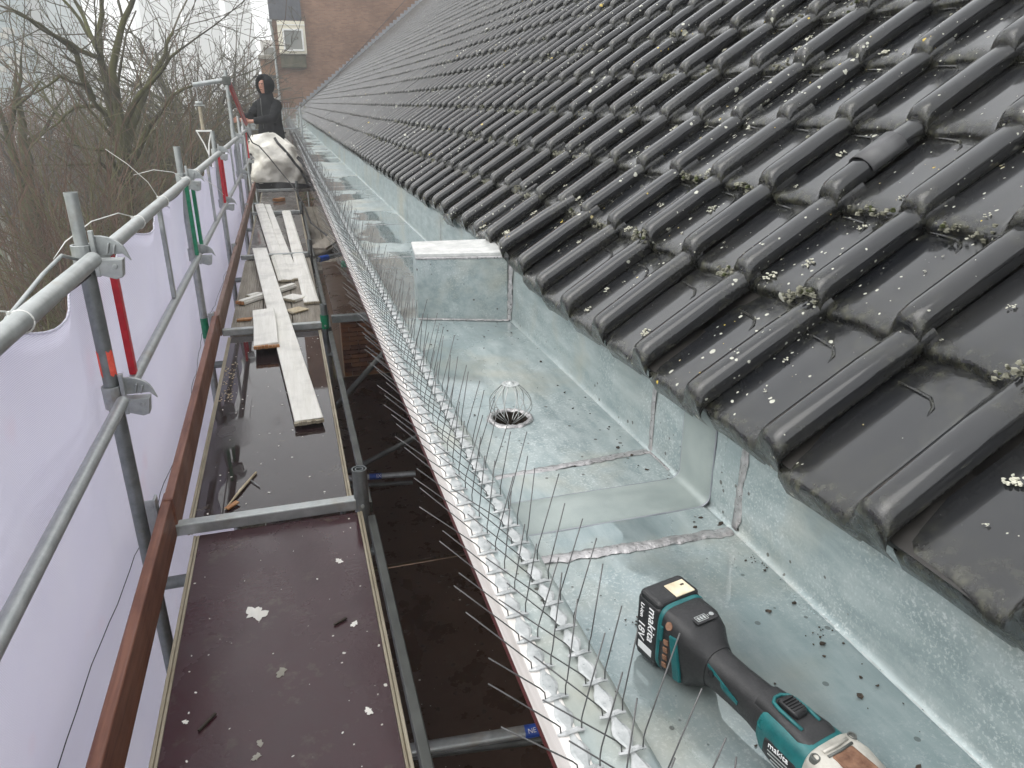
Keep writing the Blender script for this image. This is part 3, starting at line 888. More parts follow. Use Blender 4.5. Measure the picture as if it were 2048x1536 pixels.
# dirt crumbs lying in the gutter
db = MB()
for _ in range(90):
    x = rs_.choice((rs_.uniform(0.40, 0.74), rs_.uniform(0.68, 0.755))); y = 0.45 + 2.2 * rs_.random() ** 1.3
    if (x - DX) ** 2 + (y - DY) ** 2 < 0.006: continue
    r = rs_.choice((0.001, 0.0013, 0.0018, 0.0025, 0.004))
    db.blob((x, y, ZF + r * 0.5 + 0.001), r, (1.3, 1, 0.6), 0.5, 5, 3)
for cx0, cy0 in ((0.47, 0.86), (0.56, 0.62), (0.735, 0.75), (0.74, 0.95)):
    for _ in range(12):
        a, q = rs_.uniform(0, 6.3), abs(rs_.gauss(0, 0.022))
        db.blob((min(0.752, cx0 + q * math.cos(a)), cy0 + q * math.sin(a), ZF + 0.002), rs_.uniform(0.0006, 0.002), (1.3, 1, 0.7), 0.5, 5, 3)
db.build('gutter_debris', MT['dirt'], house, kind='stuff')

# ------------------------------------------------------------------ wire leaf strainer in the outlet
NW = 12
st = thing('leaf_strainer', 'galvanised wire ball strainer standing in the gutter outlet', 'strainer', (DX, DY, ZF), local=True)
cp = MB(); cp.lathe([(0.0, 0.101), (0.023, 0.099), (0.0235, 0.0975), (0.006, 0.101), (0.004, 0.104), (0.0, 0.105)], (0, 0, 0), 20)
cp.v = [(x, y, z + 0.0) for x, y, z in cp.v]
cp.build('cap_plate', MT['galv_bright'], st, 1.0)
for k in range(NW):
    a = 2 * PI * k / NW
    pts = []
    for i in range(13):
        t = i / 12
        th = PI * (0.08 + 0.80 * t)
        rr = 0.058 * math.sin(th) * (1.0 if t < 0.6 else 1 - 0.38 * ((t - 0.6) / 0.4) ** 1.5)
        pts.append((rr * math.cos(a + 0.1 * math.sin(k * 2.3)), rr * math.sin(a + 0.1 * math.sin(k * 2.3)), 0.101 - 0.112 * t ** 0.95))
    MB().tube(pts, 0.0012, 6).build('wire', MT['wire'], st, 3.2)

# ------------------------------------------------------------------ bird spike strips on the gutter rim
PITCH = 0.054
rk = random.Random(21)
def spike_pts(side, rn):
    j = lambda s: rn.gauss(0, s)
    if side < 0:
        a = (-0.013, 0, 0.004)
        return [a, (-0.0145, 0, 0.016), (-0.020, j(0.001), 0.023), (-0.098 + j(0.009), j(0.010), 0.100 + j(0.008))]
    return [(0.013, 0, 0.004), (0.0125, 0, 0.020), (0.0145, j(0.001), 0.030), (0.038 + j(0.009), j(0.010), 0.134 + j(0.008))]
def base_mb(nw):
    b = MB()
    L = nw * PITCH
    yy = frange(0, L, PITCH / 6)
    wd = [0.0075 + 0.0045 * math.cos(2 * PI * y / PITCH) for y in yy]
    b.grid(lambda i, k: ((k * wd[i]), yy[i], 0.0012 if abs(k) == 1 else 0.0028), list(range(len(yy))), [-1, -0.6, 0.6, 1])
    for i in range(nw):
        y = (i + 0.5) * PITCH
        b.tube([(-0.017, y, 0.003), (-0.008, y - 0.001, 0.0042), (0.008, y + 0.001, 0.0042), (0.017, y, 0.003)], [0.0018, 0.0034, 0.0034, 0.0018], 6)
    return b
base_me = base_mb(10).mesh('base', MT['clear'])
long_base_me = base_mb(40).mesh('base', MT['clear'])
sp_me = {s: [MB().tube(spike_pts(s, rk), 0.00095, 5).mesh('spike', MT['spike'], None, 3.2) for _ in range(7)] for s in (-1, 1)}
far_me = []
for _ in range(2):
    b = MB()
    for i in range(40):
        for s in (-1, 1):
            b.tube([(x, y + (i + 0.5) * PITCH, z) for x, y, z in spike_pts(s, rk)], 0.0011, 3, False)
    far_me.append(b.mesh('spikes', MT['spike']))
def add_obj(name, me, parent):
    o = bpy.data.objects.new(name, me); C.objects.link(o); o.parent = parent
    return o
for row, (xx, rown) in enumerate(((0.251, 'outer'), (0.308, 'inner'))):
    for i in range(10):
        y0 = 0.245 + i * 10 * PITCH + (0.01 if row else 0)
        nth = ('first', 'second', 'third', 'fourth', 'fifth', 'sixth', 'seventh', 'eighth', 'ninth', 'tenth')[i]
        lab = f'{rown} wire bird spike strip on the gutter rim, {nth} from the bottom edge'
        t = thing('bird_spike_strip', lab, 'bird spikes', (xx, y0, -0.6895), f'{rown} row of bird spike strips', True)
        add_obj('base', base_me, t)
        for k in range(10):
            for s in (-1, 1):
                o = add_obj('spike', rk.choice(sp_me[s]), t)
                o.location = (0, (k + 0.5) * PITCH, 0)
                o.rotation_euler = (rk.gauss(0, 0.025), 0, rk.gauss(0, 0.03))
    y0 = 0.245 + 100 * PITCH
    while y0 < Y_END - 2.3:
        t = thing('bird_spike_strip', f'{rown} wire bird spike strip on the distant gutter rim', 'bird spikes', (xx, y0, -0.6895), f'distant {rown} bird spike strips', True)
        add_obj('base', long_base_me, t)
        o = add_obj('spikes', rk.choice(far_me), t); o['kind'] = 'stuff'
        y0 += 40 * PITCH

# ------------------------------------------------------------------ cordless angle grinder lying in the gutter
gr = thing('angle_grinder', 'black and teal cordless angle grinder lying in the wet zinc gutter', 'angle grinder', (0.4675, 0.7975, ZF + 0.003), None, True, math.atan2(-0.978, 0.21))
bt = MB(); bt.box((0.0235, 0, 0.0595), (0.047, 0.076, 0.115))
battery = bt.build('battery', MT['black'], gr, bevel=0.008, seg=4)
MB().box((0.0240, 0, 0.0595), (0.049, 0.0785, 0.098)).build('battery_shell', MT['rubber_black'], battery, bevel=0.006, seg=3)
MB().box((0.030, 0.012, 0.1172), (0.029, 0.034, 0.0022)).build('battery_button', MT['cream'], battery, bevel=0.001)
MB().box((0.026, 0.020, 0.1186), (0.003, 0.006, 0.0008)).build('button_slot', MT['dirt'], battery)
VT = lambda x, y, z: Matrix(((0, 1, 0, x), (0, 0, -1, y), (-1, 0, 0, z), (0, 0, 0, 1)))
lettering('makita', 0.0225, MT['label_white'], battery, VT(0.0345, -0.0396, 0.072))
lettering('18V', 0.020, MT['label_white'], battery, VT(0.0135, -0.0396, 0.052))
lettering('Li-ion', 0.011, MT['label_white'], battery, VT(0.0125, -0.0396, 0.086))
MB().box((0.024, -0.0394, 0.025), (0.030, 0.0006, 0.012)).build('rating_plate', MT['label_white'], battery)
hb = MB(); hb.loft([(0.046, 0, 0.060, 0.036, 0.050, 5), (0.049, 0, 0.060, 0.0395, 0.0535, 5), (0.085, 0, 0.060, 0.0405, 0.0535, 4.5), (0.104, 0, 0.058, 0.0375, 0.048, 3.6), (0.118, 0, 0.057, 0.030, 0.038, 2.8), (0.130, 0, 0.057, 0.0255, 0.031, 2.4)], 36)
body = hb.build('rear_housing', MT['rubber_black'], gr, 0.9)
MB().loft([(0.0475, 0, 0.060, 0.0398, 0.0540, 5), (0.0525, 0, 0.060, 0.0412, 0.0548, 5), (0.055, 0, 0.060, 0.0400, 0.0532, 5)], 36).build('teal_rim', MT['teal'], body, 0.9)
rot = Matrix.Rotation(math.radians(-14), 3, 'Y')
MB().box((0.089, -0.0402, 0.056), (0.014, 0.005, 0.066), rot).build('teal_panel', MT['teal'], body, bevel=0.0015)
MB().box((0.058, -0.0408, 0.078), (0.006, 0.003, 0.024)).build('teal_panel', MT['teal'], body, bevel=0.001)
for k in range(4):
    MB().box((0.0685, -0.0405, 0.030 + k * 0.013), (0.009, 0.003, 0.008), rot).build('vent', MT['rust'], body, bevel=0.001)
MB().lathe([(0.0, 0.0), (0.006, 0.0), (0.006, 0.004), (0.0, 0.004)], (0.0, 0.0, 0.0), 14).build('screw_recess', MT['rust'], body).matrix_local = Matrix.Translation((0.070, -0.036, 0.096)) @ Matrix.Rotation(math.radians(60), 4, 'X')
ip = MB(); ip.box((0.0915, 0.004, 0.1120), (0.018, 0.038, 0.0016))
ind = ip.build('indicator_panel', MT['black'], body, bevel=0.0006)
ic = MB()
for s in (-1, 1):
    ic.box((0.0915 + s * 0.0048, -0.0015, 0.1131), (0.0009, 0.018, 0.0004)); 
for y in (-0.0105, 0.0075, 0.0105):
    ic.box((0.0915, y, 0.1131), (0.0096 if y < 0.01 else 0.004, 0.0009, 0.0004))
for k in range(3):
    ic.box((0.0915, -0.0065 + k * 0.005, 0.1131), (0.006, 0.0030, 0.0004))
ic.build('battery_symbol', MT['galv_bright'], ind)
MB().lathe([(0, 0), (0.0035, 0), (0.0035, 0.0008), (0, 0.0008)], (0.0915, 0.0165, 0.1128), 14).build('check_button', MT['galv'], ind)
hd = MB(); hd.loft([(0.122, 0, 0.057, 0.0255, 0.031, 2.4), (0.140, 0, 0.0565, 0.0238, 0.0290, 2.3), (0.170, 0, 0.057, 0.0232, 0.0285, 2.3), (0.205, 0, 0.0575, 0.0242, 0.0288, 2.4), (0.232, 0, 0.0575, 0.0280, 0.0312, 2.6), (0.245, 0, 0.057, 0.0300, 0.0330, 2.8)], 36)
handle = hd.build('handle', MT['rubber_black'], gr, 0.9)
sm = MB()
sm.grid(lambda x, k: (x, -0.0246 - 0.0003 * math.sin((x - 0.13) * 40) - (0.0003 if k == 1 else 0) + (0.0022 if x < 0.16 else 0.0), 0.058 + 0.014 * (0.185 - x) / 0.055 * (0.5 if k == 0 else 1.0) - 0.003 + k * 0.003), frange(0.132, 0.190, 0.008), [0, 1, 2])
s_ = sm.build('teal_stripe', MT['teal'], handle); s_.modifiers.new('s', 'SOLIDIFY').thickness = 0.003
MB().lathe([(0, 0), (0.0052, 0), (0.0052, 0.003), (0.0036, 0.003), (0.003, 0.0015), (0, 0.0015)], (0, 0, 0), 16).build('screw_recess', MT['black'], handle, 0.8).matrix_local = Matrix.Translation((0.140, -0.0215, 0.0645)) @ Matrix.Rotation(math.radians(80), 4, 'X')
mb_ = MB(); mb_.loft([(0.226, 0, 0.054, 0.0270, 0.0300, 2.8), (0.236, 0, 0.053, 0.0325, 0.0340, 3.0), (0.262, 0, 0.052, 0.0355, 0.0365, 3.2), (0.300, 0, 0.051, 0.0370, 0.0385, 3.6), (0.304, 0, 0.051, 0.0365, 0.038, 3.6)], 36)
motor = mb_.build('motor_housing', MT['teal'], gr, 0.9)
MB().loft([(0.214, 0, 0.072, 0.0215, 0.0180, 2.8), (0.240, 0, 0.0725, 0.0245, 0.0190, 3.2), (0.285, 0, 0.0725, 0.0290, 0.0190, 3.8), (0.299, 0, 0.072, 0.0270, 0.0178, 3.8)], 30).build('top_cover', MT['rubber_black'], motor, 0.9)
MB().loft([(0.246, 0, 0.046, 0.0362, 0.0150, 5), (0.256, 0, 0.046, 0.0368, 0.0185, 5), (0.292, 0, 0.045, 0.0382, 0.0200, 5), (0.298, 0, 0.045, 0.0374, 0.018, 5)], 30).build('name_plate', MT['black'], motor, 0.9)
HT = lambda x, y, z: Matrix(((1, 0, 0, x), (0, 0, -1, y), (0, 1, 0, z), (0, 0, 0, 1)))
lettering('makita', 0.0115, MT['label_white'], motor, HT(0.270, -0.0386, 0.0575))
for k in range(4):
    MB().box((0.270 - 0.002 * (k % 2), -0.0385, 0.049 - k * 0.005), (0.030 - 0.006 * (k % 3), 0.0006, 0.0013)).build('fine_print', MT['galv'], motor)
sw = MB(); sw.loft([(0.236, 0, 0.0925, 0.0085, 0.0035, 4), (0.240, 0, 0.094, 0.0110, 0.0050, 5), (0.262, 0, 0.0945, 0.0110, 0.0050, 5), (0.267, 0, 0.0925, 0.0085, 0.0030, 4)], 20)
switch = sw.build('slide_switch', MT['black'], gr, 0.9)
for k in range(5):
    MB().box((0.2435 + k * 0.0042, 0, 0.0998), (0.0018, 0.018, 0.0020)).build('switch_ridge', MT['rubber_black'], switch, bevel=0.0005)
MB().tube([(0.280, -0.0150, 0.0905), (0.262, -0.0160, 0.0922), (0.246, -0.0155, 0.0922), (0.234, -0.0125, 0.0915), (0.229, -0.005, 0.0912), (0.229, 0.005, 0.0912), (0.234, 0.0125, 0.0915), (0.246, 0.0155, 0.0922), (0.262, 0.0160, 0.0922), (0.280, 0.0150, 0.0905)], 0.0024, 8).build('switch_surround', MT['teal'], switch, 3.2)
MB().lathe([(0, 0), (0.0065, 0), (0.0065, 0.004), (0.0048, 0.004), (0.004, 0.002), (0, 0.002)], (0, 0, 0), 16).build('screw_recess', MT['teal'], motor, 0.8).matrix_local = Matrix.Translation((0.236, -0.0275, 0.066)) @ Matrix.Rotation(math.radians(75), 4, 'X')
hh = MB(); hh.loft([(0.3015, 0, 0.050, 0.0365, 0.0375, 3.6), (0.306, 0, 0.050, 0.0400, 0.0410, 4.2), (0.330, 0, 0.050, 0.0415, 0.0415, 4.6), (0.362, 0, 0.047, 0.0400, 0.0385, 4.0), (0.378, 0, 0.044, 0.0330, 0.0320, 3.2), (0.384, 0, 0.043, 0.0200, 0.0200, 2.6)], 36)
head = hh.build('gear_head', MT['cast'], gr, 0.8)
for sx, sy in ((0.312, -0.031), (0.312, 0.031), (0.362, -0.029), (0.362, 0.029)):
    MB().lathe([(0, 0), (0.0065, 0), (0.0055, 0.006), (0.004, 0.006), (0.0035, 0.004), (0, 0.004)], (sx, sy, 0.0835 if sx < 0.35 else 0.078), 14).build('bolt', MT['alu_dark'], head, 0.8)
MB().box((0.340, 0, 0.0905), (0.036, 0.034, 0.004)).build('gear_cover', MT['rust'], head, bevel=0.002)
MB().tube([(0.313, -0.020, 0.0912), (0.3145, 0, 0.0925), (0.313, 0.020, 0.0912)], 0.0022, 8).build('head_rib', MT['cast'], head, 3.2)
MB().tube([(0.320, -0.020, 0.0912), (0.3215, 0, 0.0925), (0.320, 0.020, 0.0912)], 0.0018, 8).build('head_rib', MT['alu_dark'], head, 3.2)
MB().lathe([(0, 0.002), (0.056, 0.002), (0.0575, 0.003), (0.056, 0.0045), (0.022, 0.0045), (0.020, 0.0085), (0, 0.0085)], (0.345, 0, -0.003), 40).build('cutting_disc', MT['rust'], gr, 0.8)
gd = MB()
gd.grid(lambda a, z: (0.345 + 0.0605 * math.cos(a), 0.0605 * math.sin(a), z), [PI / 2 + PI * i / 20 for i in range(21)], [0.0015, 0.012, 0.020])
gd.grid(lambda a, r: (0.345 + r * math.cos(a), r * math.sin(a), 0.020), [PI / 2 + PI * i / 20 for i in range(21)], [0.018, 0.0605])
g_ = gd.build('disc_guard', MT['alu_dark'], gr, 0.7); g_.modifiers.new('s', 'SOLIDIFY').thickness = 0.0016

# ------------------------------------------------------------------ scaffold frame
PY = [2.57, 5.14, 7.83, 11.1, 14.1, 17.0]
XL, XR = -0.640, 0.150
ZD = -1.50
sc = thing('scaffold', 'galvanised tube scaffold with double guard rails along the eaves', 'scaffold', (XL, 2.57, GZ))
def wedge_coupler(x, y, z, s=1.0):
    b = MB()
    b.pipe((x, y, z - 0.040), (x, y, z + 0.040), 0.033, 0.008, 16)
    b.prism([(x + 0.024, z - 0.006), (x + 0.112 * s, z - 0.010), (x + 0.104 * s, z - 0.066), (x + 0.084 * s, z - 0.072), (x + 0.030, z - 0.052)], 'y', y - 0.024, y + 0.020)
    arc = [(x + 0.040 + 0.085 * math.sin(t), z + 0.004 + 0.062 * math.cos(t)) for t in [i * PI / 2 / 7 for i in range(8)]]
    b.prism([(x + 0.028, z + 0.004), (x + 0.028, z + 0.066)] + arc[1:-1] + [(x + 0.134, z - 0.018), (x + 0.112, z + 0.006)], 'y', y - 0.007, y + 0.005)
    b.box((x + 0.036, y - 0.018, z + 0.012), (0.014, 0.016, 0.145))
    b.box((x + 0.075, y - 0.012, z + 0.026), (0.006, 0.012, 0.034), Matrix.Rotation(0.25, 3, 'Y')); b.box((x + 0.092, y - 0.012, z + 0.022), (0.006, 0.012, 0.030), Matrix.Rotation(0.25, 3, 'Y'))
    b.tube([(x + 0.088, y - 0.030, z - 0.030), (x + 0.088, y + 0.024, z - 0.030)], 0.008, 10)
    return b.build('wedge_coupler', MT['galv'], sc, bevel=0.002)
for i, y in enumerate(PY):
    p = MB()
    topz = 0.40 if i == 3 else -0.43
    p.pipe((XL, y, GZ), (XL, y, topz), 0.0242, 0.0035, 18)
    po = p.build('standard', MT['galv_dark' if i == 0 else 'galv'], sc, 0.8)
    if i != 3:
        q = MB(); q.pipe((XL, y, topz - 0.01), (XL, y, -0.262), 0.0192, 0.003, 16)
        q.pipe((XL, y, -0.268), (XL, y, -0.256), 0.0200, 0.003, 16)
        q.build('spigot', MT['galv'], po, 0.8)
    p = MB(); p.pipe((XR, y, GZ), (XR, y, -1.47), 0.0242, 0.0035, 18)
    pr = p.build('standard', MT['galv_dark'], sc, 0.8)
    q = MB(); q.pipe((XR, y, -1.62), (XR, y, -1.325), 0.0290 if i in (0,) else 0.0242, 0.004, 18); q.pipe((XR, y, -1.5), (XR, y, -1.326), 0.0165, 0.004, 16)
    q.build('spigot', MT['galv_dark' if i else 'galv_dark'], pr, 0.8)
    b = MB(); b.tube([(XR + 0.0, y - 0.035, -1.475), (XR, y + 0.035, -1.475)], 0.007, 10)
    b.build('locking_pin', MT['galv_bright'], pr, 0.8)
    wedge_coupler(XL, y, -0.455); wedge_coupler(XL, y, -0.930)
    # transom over the deck ends
    MB().box(((-0.535 + XR - 0.02) / 2, y + 0.005, ZD + 0.0265), (XR - 0.02 + 0.535, 0.045, 0.046)).build('transom', MT['galv_bright' if i < 2 else 'galv'], sc, bevel=0.005)
    if i < 5:
        b = MB(); b.box((-0.575, y - 0.02, ZD + 0.08), (0.010, 0.045, 0.20)); b.box((-0.592, y - 0.04, ZD + 0.10), (0.03, 0.006, 0.16))
        b.build('toe_board_bracket', MT['galv'], sc, bevel=0.003)
    MB().tube([(XL - 0.03, y, ZD - 0.2), (XR + 0.03, y, ZD - 0.2)], 0.0242, 12).build('ledger', MT['galv_dark'], sc, 0.8)
# painted marks on the near post and the strut feet
for a0, a1 in ((PI * 0.86, PI * 1.30), (PI * 1.62, PI * 1.95)):
    MB().grid(lambda a, z: (XL + 0.0247 * math.cos(a), 2.57 + 0.0247 * math.sin(a), z + 0.004 * math.sin(a * 9)), frange(a0, a1, 0.15), [-0.850, -0.82, -0.79, -0.765]).build('orange_mark', MT['orange'], sc, 3.2)
MB().pipe((XL, 5.14, -1.50), (XL, 5.14, -1.36), 0.0249, 0.0006, 18).build('green_mark', MT['green'], sc, 0.8)
MB().pipe((XR, 5.14, -1.50), (XR, 5.14, -1.40), 0.0297, 0.0006, 18).build('green_mark', MT['green'], sc, 0.8)
# guard rail frames
XG = -0.600
bays = [(-0.35, 2.50), (2.64, 5.07), (5.21, 7.76), (7.90, 11.03), (11.17, 14.03)]
for i, (a, b) in enumerate(bays):
    t = MB(); t.tube([(XG, a, -0.455), (XG, b, -0.452)], 0.0242, 16)
    fr = t.build('guard_rail', MT['galv_bright'], sc, 0.8)
    t = MB(); t.tube([(XG, a, -0.925), (XG, b, -0.925)], 0.0195, 14)
    t.build('mid_rail', MT['galv'], fr, 0.8)
    ca, cbn = ((None, None), ('red', 'green'), ('green', 'red'), ('red', 'galv'), ('galv', 'red'))[i]
    for yy, cc in ((a + 0.085, ca), (b - 0.085, cbn)):
        if cc and not (i == 1 and cc == 'red' and False):
            MB().box((XG, yy, -0.69), (0.022, 0.038, 0.43)).build('end_strut', MT[cc], fr, bevel=0.003)
    if i:
        MB().box((XG, (a + b) / 2, -0.69), (0.020, 0.036, 0.43)).build('strut', MT['galv'], fr, bevel=0.003)
# outer ledger tubes beside the deck and lower lift
for a, b in ((-0.5, 2.55), (2.6, 5.12), (5.17, 7.8), (7.86, 11.08)):
    MB().box((XR + 0.030, (a + b) / 2, ZD - 0.035), (0.030, b - a - 0.05, 0.05)).build('deck_side_rail', MT['alu_dark'], sc, bevel=0.004)
# ties to the wall
tt = MB().tube([(0.16, 2.10, -2.30), (0.78, 2.04, -2.30)], 0.0242, 14).build('wall_tie', MT['galv'], sc, 0.8)
t2 = MB().tube([(0.18, 5.52, -2.92), (0.78, 5.44, -2.92)], 0.0242, 14).build('wall_tie', MT['galv'], sc, 0.8)
st1 = MB().pipe((0.665, 2.0505, -2.30), (0.72, 2.0455, -2.30), 0.0250, 0.0005, 18).build('blue_sticker', MT['blue'], tt, 0.8)
st2 = MB().pipe((0.40, 5.491, -2.92), (0.50, 5.478, -2.92), 0.0252, 0.0005, 18).build('blue_sticker', MT['blue'], t2, 0.8)
def wrap_text(s, size, p, par):
    nrm = (Vector((0, 0, 0)) - Vector(p)); nrm.x = 0; nrm.normalize()
    ex_ = Vector((1, 0, 0)); ey_ = nrm.cross(ex_)
    loc = Vector(p) + nrm * 0.0262 - ORG[sc.name]
    mt_ = Matrix((ex_, ey_, nrm)).transposed().to_4x4(); mt_.translation = loc
    lettering(s, size, MT['label_white'], par, mt_)
wrap_text('IX', 0.045, (0.475, 5.481, -2.92), t2)
wrap_text('NE', 0.026, (0.690, 2.048, -2.30), tt)
for a, b in (((0.20, 2.15, -2.38), (0.78, 2.05, -2.36)), ((0.20, 2.22, -2.46), (0.78, 2.12, -2.44)), ((0.18, 5.9, -3.2), (0.8, 5.8, -3.2))):
    MB().tube([a, b], 0.020, 10).build('brace', MT['alu_dark'], sc, 0.8)
for a, b in (((0.16, 5.2, -2.15), (0.62, 5.2, -1.68)), ((0.16, 5.25, -2.75), (0.80, 5.25, -2.48))):
    MB().tube([a, b], 0.022, 10).build('brace', MT['alu_dark'], sc, 0.8)
# swing arm hoist on the tall standard
MB().tube([(XL - 0.42, 11.05, 0.215), (XL + 0.02, 11.15, 0.285)], 0.0300, 14).build('hoist_arm', MT['galv'], sc, 0.8)
MB().box((XL, 11.12, 0.27), (0.10, 0.10, 0.11)).build('arm_coupler', MT['alu_dark'], sc, bevel=0.01)
MB().tube([(XL + 0.02, 11.16, 0.26), (XL + 0.06, 14.0, -0.34)], 0.030, 12).build('red_brace', MT['red'], sc, 0.8)
MB().tube([(XL + 0.02, 13.2, -0.93), (XL - 0.01, 14.05, -0.40), (XL + 0.04, 14.4, -0.30)], 0.022, 12).build('bent_rail', MT['galv'], sc, 0.8)
for x, y, z0, z1 in ((-0.72, 12.3, -1.6, -0.30), (-0.66, 13.2, -1.6, -0.2), (-0.60, 15.4, -1.6, -0.25), (0.44, 18.3, -3.0, -0.08),):
    MB().pipe((x, y, GZ), (x, y, z1), 0.0242, 0.0035, 14).build('standard', MT['galv'], sc, 0.8)
for z in (-0.12, -0.55, -1.0):
    MB().tube([(-0.62, 17.5, z), (0.40, 18.3, z)], 0.012, 10).build('end_rail', MT['galv_dark'], sc, 0.8)
MB().grid(lambda a, z: (-0.05 + a * 0.62, 17.9 + a * 0.46, z), [0, 0.5, 1], [-0.95, -0.5, -0.13]).build('clear_sheet', MT['plexi'], sc)
hk = thing('pulley_block', 'pale steel pulley block hanging from the hoist arm', 'pulley', (XL - 0.40, 11.05, -0.2))
hx, hy = XL - 0.385, 11.05
MB().tube([(hx, hy, 0.20), (hx + 0.005, hy, -0.02)], 0.006, 6).build('chain', MT['wire'], hk)
b = MB(); b.box((hx + 0.01, hy, -0.035), (0.13, 0.05, 0.018)); b.lathe([(0.0, -0.02), (0.045, -0.02), (0.05, 0), (0.045, 0.02), (0, 0.02)], (hx + 0.01, hy, -0.005), 14)
b.build('sheave', MT['galv_bright'], hk, bevel=0.004)
MB().tube([(hx + 0.01, hy, -0.05), (hx + 0.012, hy, -0.34)], 0.022, 8).build('rope_bundle', MT['ply_edge'], hk, 0.8)
for s in (-1, 1):
    MB().tube([(hx + 0.02 + 0.09 * s, hy, -0.36), (hx + 0.03 + 0.03 * s, hy, -0.52), (hx + 0.04, hy, -0.66)], 0.009, 6).build('hook_arm', MT['tie'], hk, 0.8)
MB().box((hx + 0.02, hy, -0.355), (0.20, 0.03, 0.022)).build('cross_bar', MT['tie'], hk, bevel=0.004)
MB().tube([(hx + 0.04, hy, -0.66), (hx + 0.045, hy, -0.80)], 0.010, 6).build('hook', MT['wire'], hk)

# ------------------------------------------------------------------ scaffold decks
rd = random.Random(9)
def deck(name, label, y0, y1, x0, x1, mat, edge=True, z=ZD, group='scaffold decks'):
    t = thing(name, label, 'scaffold deck', ((x0 + x1) / 2, (y0 + y1) / 2, z), group)
    MB().box(((x0 + x1) / 2, (y0 + y1) / 2, z - 0.0105), (x1 - x0 - 0.044, y1 - y0, 0.020)).build('panel', mat, t)
    if edge:
        for xx, s in ((x0, 1), (x1, -1)):
            MB().box((xx + s * 0.006, (y0 + y1) / 2, z - 0.012), (0.010, y1 - y0, 0.028)).build('plywood_edge', MT['ply_edge'], t, bevel=0.002)
            MB().box((xx + s * 0.0165, (y0 + y1) / 2, z - 0.0125), (0.0085, y1 - y0, 0.026)).build('plywood_edge', MT['ply_edge'], t, bevel=0.002)
    return t
def splat(par, x, y, r, z, mat, n=14, holes=0.0, rn=rd):
    b = MB()
    pts = []
    ph = [rn.uniform(0, 6.3) for _ in range(4)]
    for k in range(n * 2):
        a = PI * k / n
        rr = r * (0.72 + 0.2 * math.sin(2 * a + ph[0]) + 0.14 * math.sin(5 * a + ph[1]) + 0.10 * math.sin(9 * a + ph[2]))
        pts.append((x + rr * math.cos(a), y + 1.15 * rr * math.sin(a)))
    b.prism(pts, 'z', z, z + 0.0008)
    return b.build('paint_splat', mat, par)
d1 = deck('scaffold_deck', 'wine red film faced plywood deck with white paint splats, nearest the camera', -0.6, 2.545, -0.471, 0.148, MT['deck_near'])
for px, py, r in ((-0.235, 2.02, 0.040), (0.055, 1.88, 0.014), (0.035, 2.23, 0.016), (-0.03, 1.32, 0.010), (0.03, 1.32, 0.012), (0.06, 1.52, 0.014), (0.085, 1.22, 0.012), (-0.40, 1.62, 0.009)):
    splat(d1, px, py, r, ZD + 0.0006, MT['white_wood'])
for _ in range(26):
    splat(d1, rd.uniform(-0.43, 0.11), rd.uniform(0.95, 2.5), rd.uniform(0.0018, 0.0045), ZD + 0.0006, MT['white_wood'], 5)
for _ in range(10):
    splat(d1, -0.22 + rd.gauss(0, 0.03), rd.uniform(1.0, 1.75), rd.uniform(0.010, 0.022), ZD + 0.0005, MT['concrete'], 9)
d2 = deck('scaffold_deck', 'dark wet plywood deck with a puddle, under the long white board', 2.60, 5.10, -0.502, 0.120, MT['deck_mid'])
for _ in range(34):
    splat(d2, rd.uniform(-0.46, 0.10), rd.uniform(2.65, 5.0), rd.uniform(0.0025, 0.007), ZD + 0.0006, MT['white_wood'], 5)
for _ in range(70):
    splat(d2, -0.455 + rd.uniform(-0.02, 0.05), rd.uniform(3.9, 4.55), rd.uniform(0.002, 0.008), ZD + 0.0006, MT['pale_wood'], 7)
def ribbed(name, label, y0, y1, x0, x1, z, nplank, group='scaffold decks'):
    t = thing(name, label, 'scaffold deck', ((x0 + x1) / 2, (y0 + y1) / 2, z), group)
    pw = (x1 - x0) / nplank
    for i in range(nplank):
        a, b = x0 + i * pw + 0.004, x0 + (i + 1) * pw - 0.004
        pr = [(a, z - 0.04), (a, z)]
        k = int((b - a) / 0.018)
        for j in range(k):
            u0 = a + (b - a) * j / k; u = (b - a) / k
            pr += [(u0 + u * 0.55, z), (u0 + u * 0.6, z - 0.006), (u0 + u * 0.95, z - 0.006), (u0 + u, z)]
        pr += [(b, z - 0.04)]
        MB().prism(pr[::-1], 'y', y0, y1).build('plank', MT['ribbed'], t)
    return t
ribbed('ribbed_deck', 'weathered grey ribbed plank deck below the pile of white boards', 5.19, 7.80, -0.50, 0.145, ZD, 3)
deck('scaffold_deck', 'grey worn plywood deck under the upper ends of the white boards', 7.88, 11.05, -0.49, 0.150, MT['deck_far'])
deck('scaffold_deck', 'wet grey plywood deck in front of the white rubble bag', 11.15, 14.05, -0.47, 0.130, MT['deck_far'])
deck('scaffold_deck', 'far plywood deck where the worker and the bag stand', 14.15, 17.6, -0.52, 0.55, MT['deck_far'])
cd = deck('bracket_deck', 'brown plywood bracket deck between the scaffold and the gutter', 5.46, 7.55, 0.215, 0.66, MT['deck_low'], False, ZD - 0.01)
MB().box((0.44, 5.435, ZD - 0.02), (0.46, 0.05, 0.055)).build('bracket_beam', MT['galv_dark'], sc, bevel=0.004)
ribbed('ribbed_deck', 'dull ribbed bracket planks low beside the gutter, beyond the brown deck', 7.7, 9.6, 0.20, 0.72, ZD - 0.12, 2)
ribbed('ribbed_deck', 'far ribbed bracket planks in the gap under the gutter', 9.9, 13.6, 0.20, 0.72, ZD - 0.22, 3)
